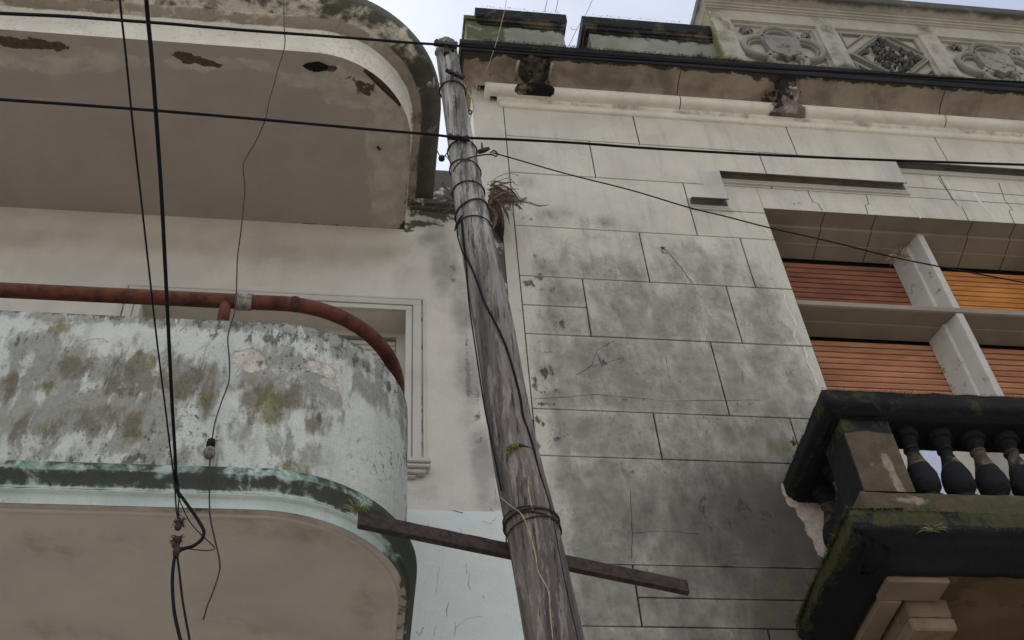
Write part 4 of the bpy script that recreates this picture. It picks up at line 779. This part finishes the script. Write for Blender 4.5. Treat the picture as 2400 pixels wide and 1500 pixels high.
cc = [atz(x, y, z) for x, y, z in pC]+[at(x, y, hangy) for x, y in [(416,1150),(430,1170),(455,1205),(472,1232),(478,1248),(472,1265),(452,1280),(428,1287),(412,1300),(406,1330),(404,1370),(408,1430),(418,1480),(428,1520),(445,1600)]]
cable('service_cable', cc, .0070, m_cable, 'thick black service cable dropping over the mint parapet and looping below it')
cd = [atz(x, y, z) for x, y, z in [(270,-260,5.0),(276,-100,4.98),(281,0,4.97),(295,130,4.95),(312,300,4.94),(330,460,4.93),(350,640,4.91),(368,800,4.89),(388,960,4.87),(400,1060,4.86),(408,1120,4.85)]]+[at(x, y, hangy-.0) for x, y in [(411,1160),(413,1190),(417,1218)]]
cable('stay_wire', cd, .0036, m_cable, 'thin dark stay wire left of the thick service cable, ending at a small insulator', 'wire')
cable('bridge_wire', [at(x, y, -3.2) for x, y in [(0,0),(1,1)]] if False else [at(x, y, hangy+.01) for x, y in [(417,1125),(420,1160),(418,1190),(420,1218)]], .003, m_cable, 'short thin wire beside the stay wire just above the dangling insulators', 'wire')
w3 = MB().tube(smooth([at(x, y, hangy) for x, y in [(412,1150),(440,1215),(470,1252),(502,1282),(490,1290),(455,1288),(420,1282)]], 6), .0022, 6).build('thin_loop_wire', m_cable); tag(w3, 'very thin wire making a pointed loop beside the thick cable loop', 'wire')
cable('down_wire', [at(x, y, hangy) for x, y in [(413,1290),(419,1330),(427,1400),(437,1460),(444,1500),(452,1580)]], .0045, m_cable, 'thin wire hanging straight down from the lower insulator to the right of the thick cable', 'wire')
for (px, py, lab) in ((418, 1230, 'small rusty strain insulator at the end of the stay wire, upper of two'), (412, 1272, 'small rusty strain insulator above the cable loop knot, lower of two')):
    e = empty('strain_insulator', at(px, py, hangy)); tag(e, lab, 'insulator', 'strain insulators hanging below the parapet')
    mb = MB(); mb.lathe([(.004, -.028), (.012, -.022), (.016, -.008), (.010, 0), (.017, .010), (.012, .022), (.004, .028)], (0, 0, 0), 12); mb.build('body', m_ins if False else m_rust, e)
    mb = MB()
    for k in range(16):
        t_ = random.random()*2*PI; mb.tube([(0, 0, random.uniform(-.01, .03)), (.022*math.cos(t_), .02*math.sin(t_), random.uniform(-.02, .04)), (.03*math.cos(t_+1), .01, random.uniform(-.01, .05))], [.002, .002, .001], 4)
    mb.build('tie_wire', m_rust, e)
mb = MB(); p = at(414, 1292, hangy); mb.tube([p+Vector((0, 0, .02)), p, p+Vector((0, 0, -.03))], [.012, .016, .010], 8); mb.tube([p+Vector((-.01, 0, .05)), p], .004, 6); mb.tube([p+Vector((.008, 0, .05)), p], .004, 6); tag(mb.build('cable_clamp', m_iron), 'small black clamp knotting the loop of the thick service cable', 'clamp')
pE = [(664,-150,-1.80),(665,0,-1.76),(666,60,-1.76),(668,100,-1.75),(662,130,-1.74),(652,160,-1.72),(640,205,-1.7),(630,240,-1.68),(622,280,-1.66),(600,330,-1.62),(580,365,-1.6),(570,390,-1.59),(574,440,-1.56),(571,480,-1.54),(565,540,-1.5),(557,600,-1.46),(555,650,-1.45),(554,690,-1.44),(552,712,-1.43),(549,735,-1.45),(537,775,-1.465),(534,800,-1.47),(538,850,-1.47),(536,895,-1.47),(520,940,-1.48),(504,990,-1.49),(496,1040,-1.5),(492,1080,-1.505),(491,1130,-1.515),(491,1180,-1.515),(493,1215,-1.51),(503,1262,-1.5),(514,1310,-1.5),(514,1340,-1.5),(500,1385,-1.5),(486,1420,-1.5),(477,1452,-1.5)]
ew = cable('kinked_wire', [at(x, y, q) for x, y, q in pE], .0036, m_iron, 'kinked loose wire hanging over the pipe handrail and down the peeling parapet', 'wire', 4, 6)
e = empty('lamp_socket', at(493, 1055, -1.50)); tag(e, 'small black socket with a dirty glass bulb hanging on the kinked wire', 'insulator'); e['category'] = 'lamp socket'
MB().lathe([(.008, .05), (.018, .045), (.02, .02), (.018, 0)], (0, -.012, 0), 12).build('socket', m_cable, e)
MB().lathe([(.018, 0), (.024, -.012), (.027, -.03), (.022, -.046), (.010, -.056), (.004, -.058)], (0, -.012, 0), 14).build('bulb', simple('dirty_glass', rgb(112, 104, 92), .4, c2=rgb(62, 56, 50), scale=60), e)
cable('thin_line', [at(x, y, q) for x, y, q in [(1205,-120,-.6),(1187,0,-.5),(1175,55,-.45),(1160,110,-.42),(1142,160,-.3),(1128,195,-.15),(1117,222,-.02)]], .0025, m_palewire, 'pale thin wire rising from the corner of the stone house past the first battlement', 'wire', 5, 6)
cable('hooked_wire', [at(x, y, .1) for x, y in [(1400,-40),(1388,0),(1372,35),(1352,68),(1333,108)]], .003, m_oldwire, 'thin slanting wire with a small curl in the gap between the battlements', 'wire', 5, 6)
for (a, b, lab) in (((1285, -20), (1277, 24), 'left one of two short wires standing above the first battlement'), ((1310, -20), (1302, 28), 'right one of two short wires standing above the first battlement')):
    cable('short_wire', [at(a[0], a[1], .15), at((a[0]+b[0])/2+1, (a[1]+b[1])/2, .15), at(b[0], b[1], .15)], .0035, m_oldwire, lab, 'wire', 4, 6)
mb = MB(); mb.tube(smooth([at(1352,68,.1), at(1343,70,.1), at(1338,66,.1), at(1340,62,.1)]), .002, 5); o = mb.build('curl', m_oldwire, None); o.parent = bpy.data.objects['hooked_wire']
mb = MB(); mb.tube(smooth([at(1086,150,-.05), at(1083,175,-.04), at(1092,205,-.03), at(1105,230,-.02), at(1109,255,-.02), at(1102,275,-.02), at(1100,300,-.02)]), .006, 6); tag(mb.build('wall_cable', m_palewire), 'frayed cream cable hanging down the left corner of the stone house behind the pole', 'cable')
mb = MB(); mb.tube(smooth([at(1094,205,-.03), at(1088,225,-.03), at(1090,240,-.03), at(1094,262,-.03), at(1103,258,-.03), at(1104,267,-.03), at(1096,265,-.03)]), .006, 6); tag(mb.build('wall_hook', m_rust), 'rusty hook and wire loop fixed on the left corner of the stone house', 'hook')
# ================================================================== plants
def tuft(name, c, n, l, mat, label, cat='grass tuft', up=(0, 0, 1), spread=1.0, group=None, r=.0018):
    mb = MB()
    for k in range(n):
        t_ = random.random()*2*PI; d = Vector((math.cos(t_)*spread, math.sin(t_)*spread*.7-.2, 0))+Vector(up)*random.uniform(.2, 1); d.normalize(); L = l*random.uniform(.4, 1)
        p = Vector((random.uniform(-.012, .012), random.uniform(-.012, .012), 0)); q = p+d*L*.6; e = p+d*L+Vector((0, 0, -L*.25)); mb.tube([p, q, e], [r, r*.8, r*.3], 4)
    o = mb.build(name, mat); o.location = c; tag(o, label, cat, group); return o
tuft('grass_tuft', A_+Vector((-.005, -.01, .04)), 46, .085, m_grass, 'dry straw grass tuft growing on the left end of the steel beam', spread=1.2)
tuft('grass_tuft', at(1515, 1352, -.99)+Vector((0, 0, .0)), 26, .06, m_deadfern, 'brown withered wisps caught on the right half of the steel beam', spread=1.3, r=.001)
tuft('small_plant', at(1862, 1042, -.32), 20, .075, m_greentuft, 'bright green spiky plant on the outer side of the black handrail', 'plant', r=.003, spread=.8)
tuft('small_plant', at(2190, 1243, -1.01), 34, .09, m_grass, 'olive grass sprig on the front edge of the black balcony slab', 'plant', r=.0022, up=(0, 0, .4))
tuft('small_plant', at(1870, 478, -.005), 10, .05, m_deadfern, 'tiny dead sprig on the pale stone above the window', 'plant', r=.0012, up=(0, 0, .2))
tuft('small_plant', at(2106, 600, .14), 80, .12, simple('pale_straw', rgb(196, 186, 158), .9, c2=rgb(140, 128, 98)), 'straw tuft or old nest at the top of the window mullion by the guy wire', 'plant', r=.0028, up=(0, 0, .1))
tuft('small_plant', at(1553, 582, -.01), 14, .035, m_deadfern, 'dark withered sprig at the top of the diagonal crack in the stone wall', 'plant', r=.0022, up=(0, 0, .5))
tuft('small_plant', at(1256, 120, -.36), 30, .07, m_mosstuft, 'green weed on the black cornice above the foliated corbel', 'plant', r=.002)
tuft('small_plant', at(2212, 182, -.37), 40, .08, m_grass, 'round straw coloured weed on the black cornice below the right relief panel', 'plant', r=.002)
tuft('small_plant', at(1640, 132, -.36), 26, .06, m_mosstuft, 'low weed on the black cornice left of the first relief panel', 'plant', r=.002)
# green weeds left of the pole
mb = MB()
for (x, y) in ((1045,440),(1055,470),(1040,480),(1050,500),(1060,455),(1035,500)):
    p = at(x, y, -.08)
    for k in range(12):
        d = Vector((random.uniform(-1, .6), -.3, random.uniform(-1, 1))).normalized()*random.uniform(.03, .08); q = p+d; mb.tube([p, q], [.0015, .001], 4)
        s_ = random.uniform(.008, .016); n_ = Vector((random.uniform(-1, 1), -1, random.uniform(-1, 1))).normalized(); u = n_.orthogonal().normalized()*s_; v = n_.cross(u).normalized()*s_*.6; mb.add([q-u, q-v, q+u, q+v], [(0, 1, 2, 3)])
tag(mb.build('leafy_weed', m_fern), 'small leafy green weed on the dark ledge just left of the pole', 'plant')
# fern right of the pole
fern = empty('fern', at(1160, 470, -.25)); tag(fern, 'half dead red brown fern growing from the wall gap just right of the pole', 'fern')
def frond(P, l, mb, w_=.004, dens=16, leaf=.05, ang=.9):
    S = smooth(P, 6); mb.tube(S, .0025, 5)
    L = len(S)
    for k in range(2, L):
        t_ = k/L; d = (S[min(k+1, L-1)]-S[k-1]).normalized(); n_ = d.cross(Vector((0, 1, 0))).normalized()
        for s_ in (-1, 1):
            q = S[k]+(n_*s_+d*ang).normalized()*leaf*math.sin(PI*min(1, t_*.9+.12)); e = (q-S[k]).cross(Vector((0, 1, 0))).normalized()*w_
            mb.add([S[k]-e, q, S[k]+e], [(0, 1, 2)]); mb.add([S[k]-e+Vector((0, .003, 0)), q, S[k]+e], [(0, 1, 2)])
g = MB(); yf = -.25
frond([at(x, y, yf) for x, y in [(1165,462),(1180,468),(1200,472),(1220,470),(1235,462)]], 1, g, .005, leaf=.085, ang=.1)
frond([at(x, y, yf) for x, y in [(1170,475),(1200,472),(1235,474),(1262,482),(1286,480)]], 1, g, .004, leaf=.03)
frond([at(x, y, yf) for x, y in [(1150,440),(1160,425),(1180,430),(1195,425)]], 1, g, .004, leaf=.03)
o = g.build('green_frond', m_fern, fern); o.location = -fern.location
for k in range(56):
    g = MB() if k in (0, 30) else g
    P = [Vector((1143+random.uniform(-2, 10), random.uniform(428, 485), 0))]; ang = random.uniform(-1.1, 1.0)
    for j in range(6): P.append(P[-1]+Vector((math.cos(ang), math.sin(ang), 0))*random.uniform(8, 17)); ang += random.uniform(.02, .5)
    yy = random.uniform(-.34, -.10); Q = [at(min(p.x, 1232), min(p.y, 548), yy) for p in P]; g.tube(smooth(Q, 3), .0024, 4)
    if k % 2: frond(Q, 1, g, .0032, leaf=random.uniform(.014, .028), ang=.4)
    if k in (29, 55): o = g.build('dead_frond', m_deadfern if k == 29 else m_straw, fern); o.location = -fern.location
g = MB(); R = []
for k in range(14):
    z = k/13; c = at(1155+22*z, 470+95*z, -.06); rad = .055*math.sin(PI*min(1, .25+z*.72))
    R.append([c+Vector((rad*math.cos(2*PI*j/16)*(1+.3*noise.noise(Vector((j, k, 1)))), rad*.8*math.sin(2*PI*j/16), 0)) for j in range(16)])
g.loft(R, True, True, True); o = g.build('root_ball', simple('dark_root_mass', rgb(38, 28, 24), .95, c2=rgb(24, 18, 16), bump=.004), fern); o.location = -fern.location
# moss tufts along ledges of the stone house
mb = MB()
def mossline(pts, n, l=.018):
    for k in range(n):
        u = random.random()*(len(pts)-1); i = int(u); p = Vector(pts[i]).lerp(Vector(pts[i+1]), u-i)+Vector((random.gauss(0, .006), random.gauss(0, .006), random.gauss(0, .006)))
        d = Vector((random.uniform(-1, 1), random.uniform(-1, .3), random.uniform(-.4, 1)))*l*random.uniform(.3, 1.2); s_ = random.uniform(.0015, .005); e = d.orthogonal().normalized()*s_
        mb.add([p-e, p+d, p+e], [(0, 1, 2)])
mossline([(2.465, -.05, 5.2), (2.465, -.35, 5.23), (2.465, -.7, 5.24), (2.465, -1.0, 5.25)], 1500, .032); mossline([(2.465, -.1, 5.13), (2.465, -.9, 5.13)], 600, .02); mossline([(2.47, -1.0, 5.25), (3.0, -1.0, 5.25), (4.6, -1.0, 5.25)], 1500, .014); mossline([(2.47, -1.003, 5.135), (4.6, -1.003, 5.135)], 900, .008)
mossline([(2.635, -.84, 6.262), (4.5, -.84, 6.262)], 1400, .010); mossline([(2.637, -.84, 6.25), (2.637, 0, 6.25)], 500, .010); mossline([(2.64, -.05, 6.1), (2.67, -.6, 6.1)], 300, .02)
mossline([(.9, -.365, 10.905), (3.2, -.365, 10.905)], 2200, .018); mossline([(3.2, -.365, 10.905), (7, -.365, 10.905)], 1600, .016); mossline([(.95, -.36, 10.83), (7, -.36, 10.82)], 700, .010); mossline([(.8, -.01, 11.3), (.95, -.02, 11.5)], 500, .03); mossline([(.74, -.21, 11.1), (.93, -.21, 11.12)], 300, .03)
mossline([(.95, -.055, 12.13), (1.75, -.055, 12.13)], 200, .012); mossline([(2.0, -.055, 12.13), (3.2, -.055, 12.13)], 300, .012)
tag(mb.build('moss', m_mosstuft), 'ragged green moss and lichen growing along the ledges of the stone house', 'moss', kind='stuff')
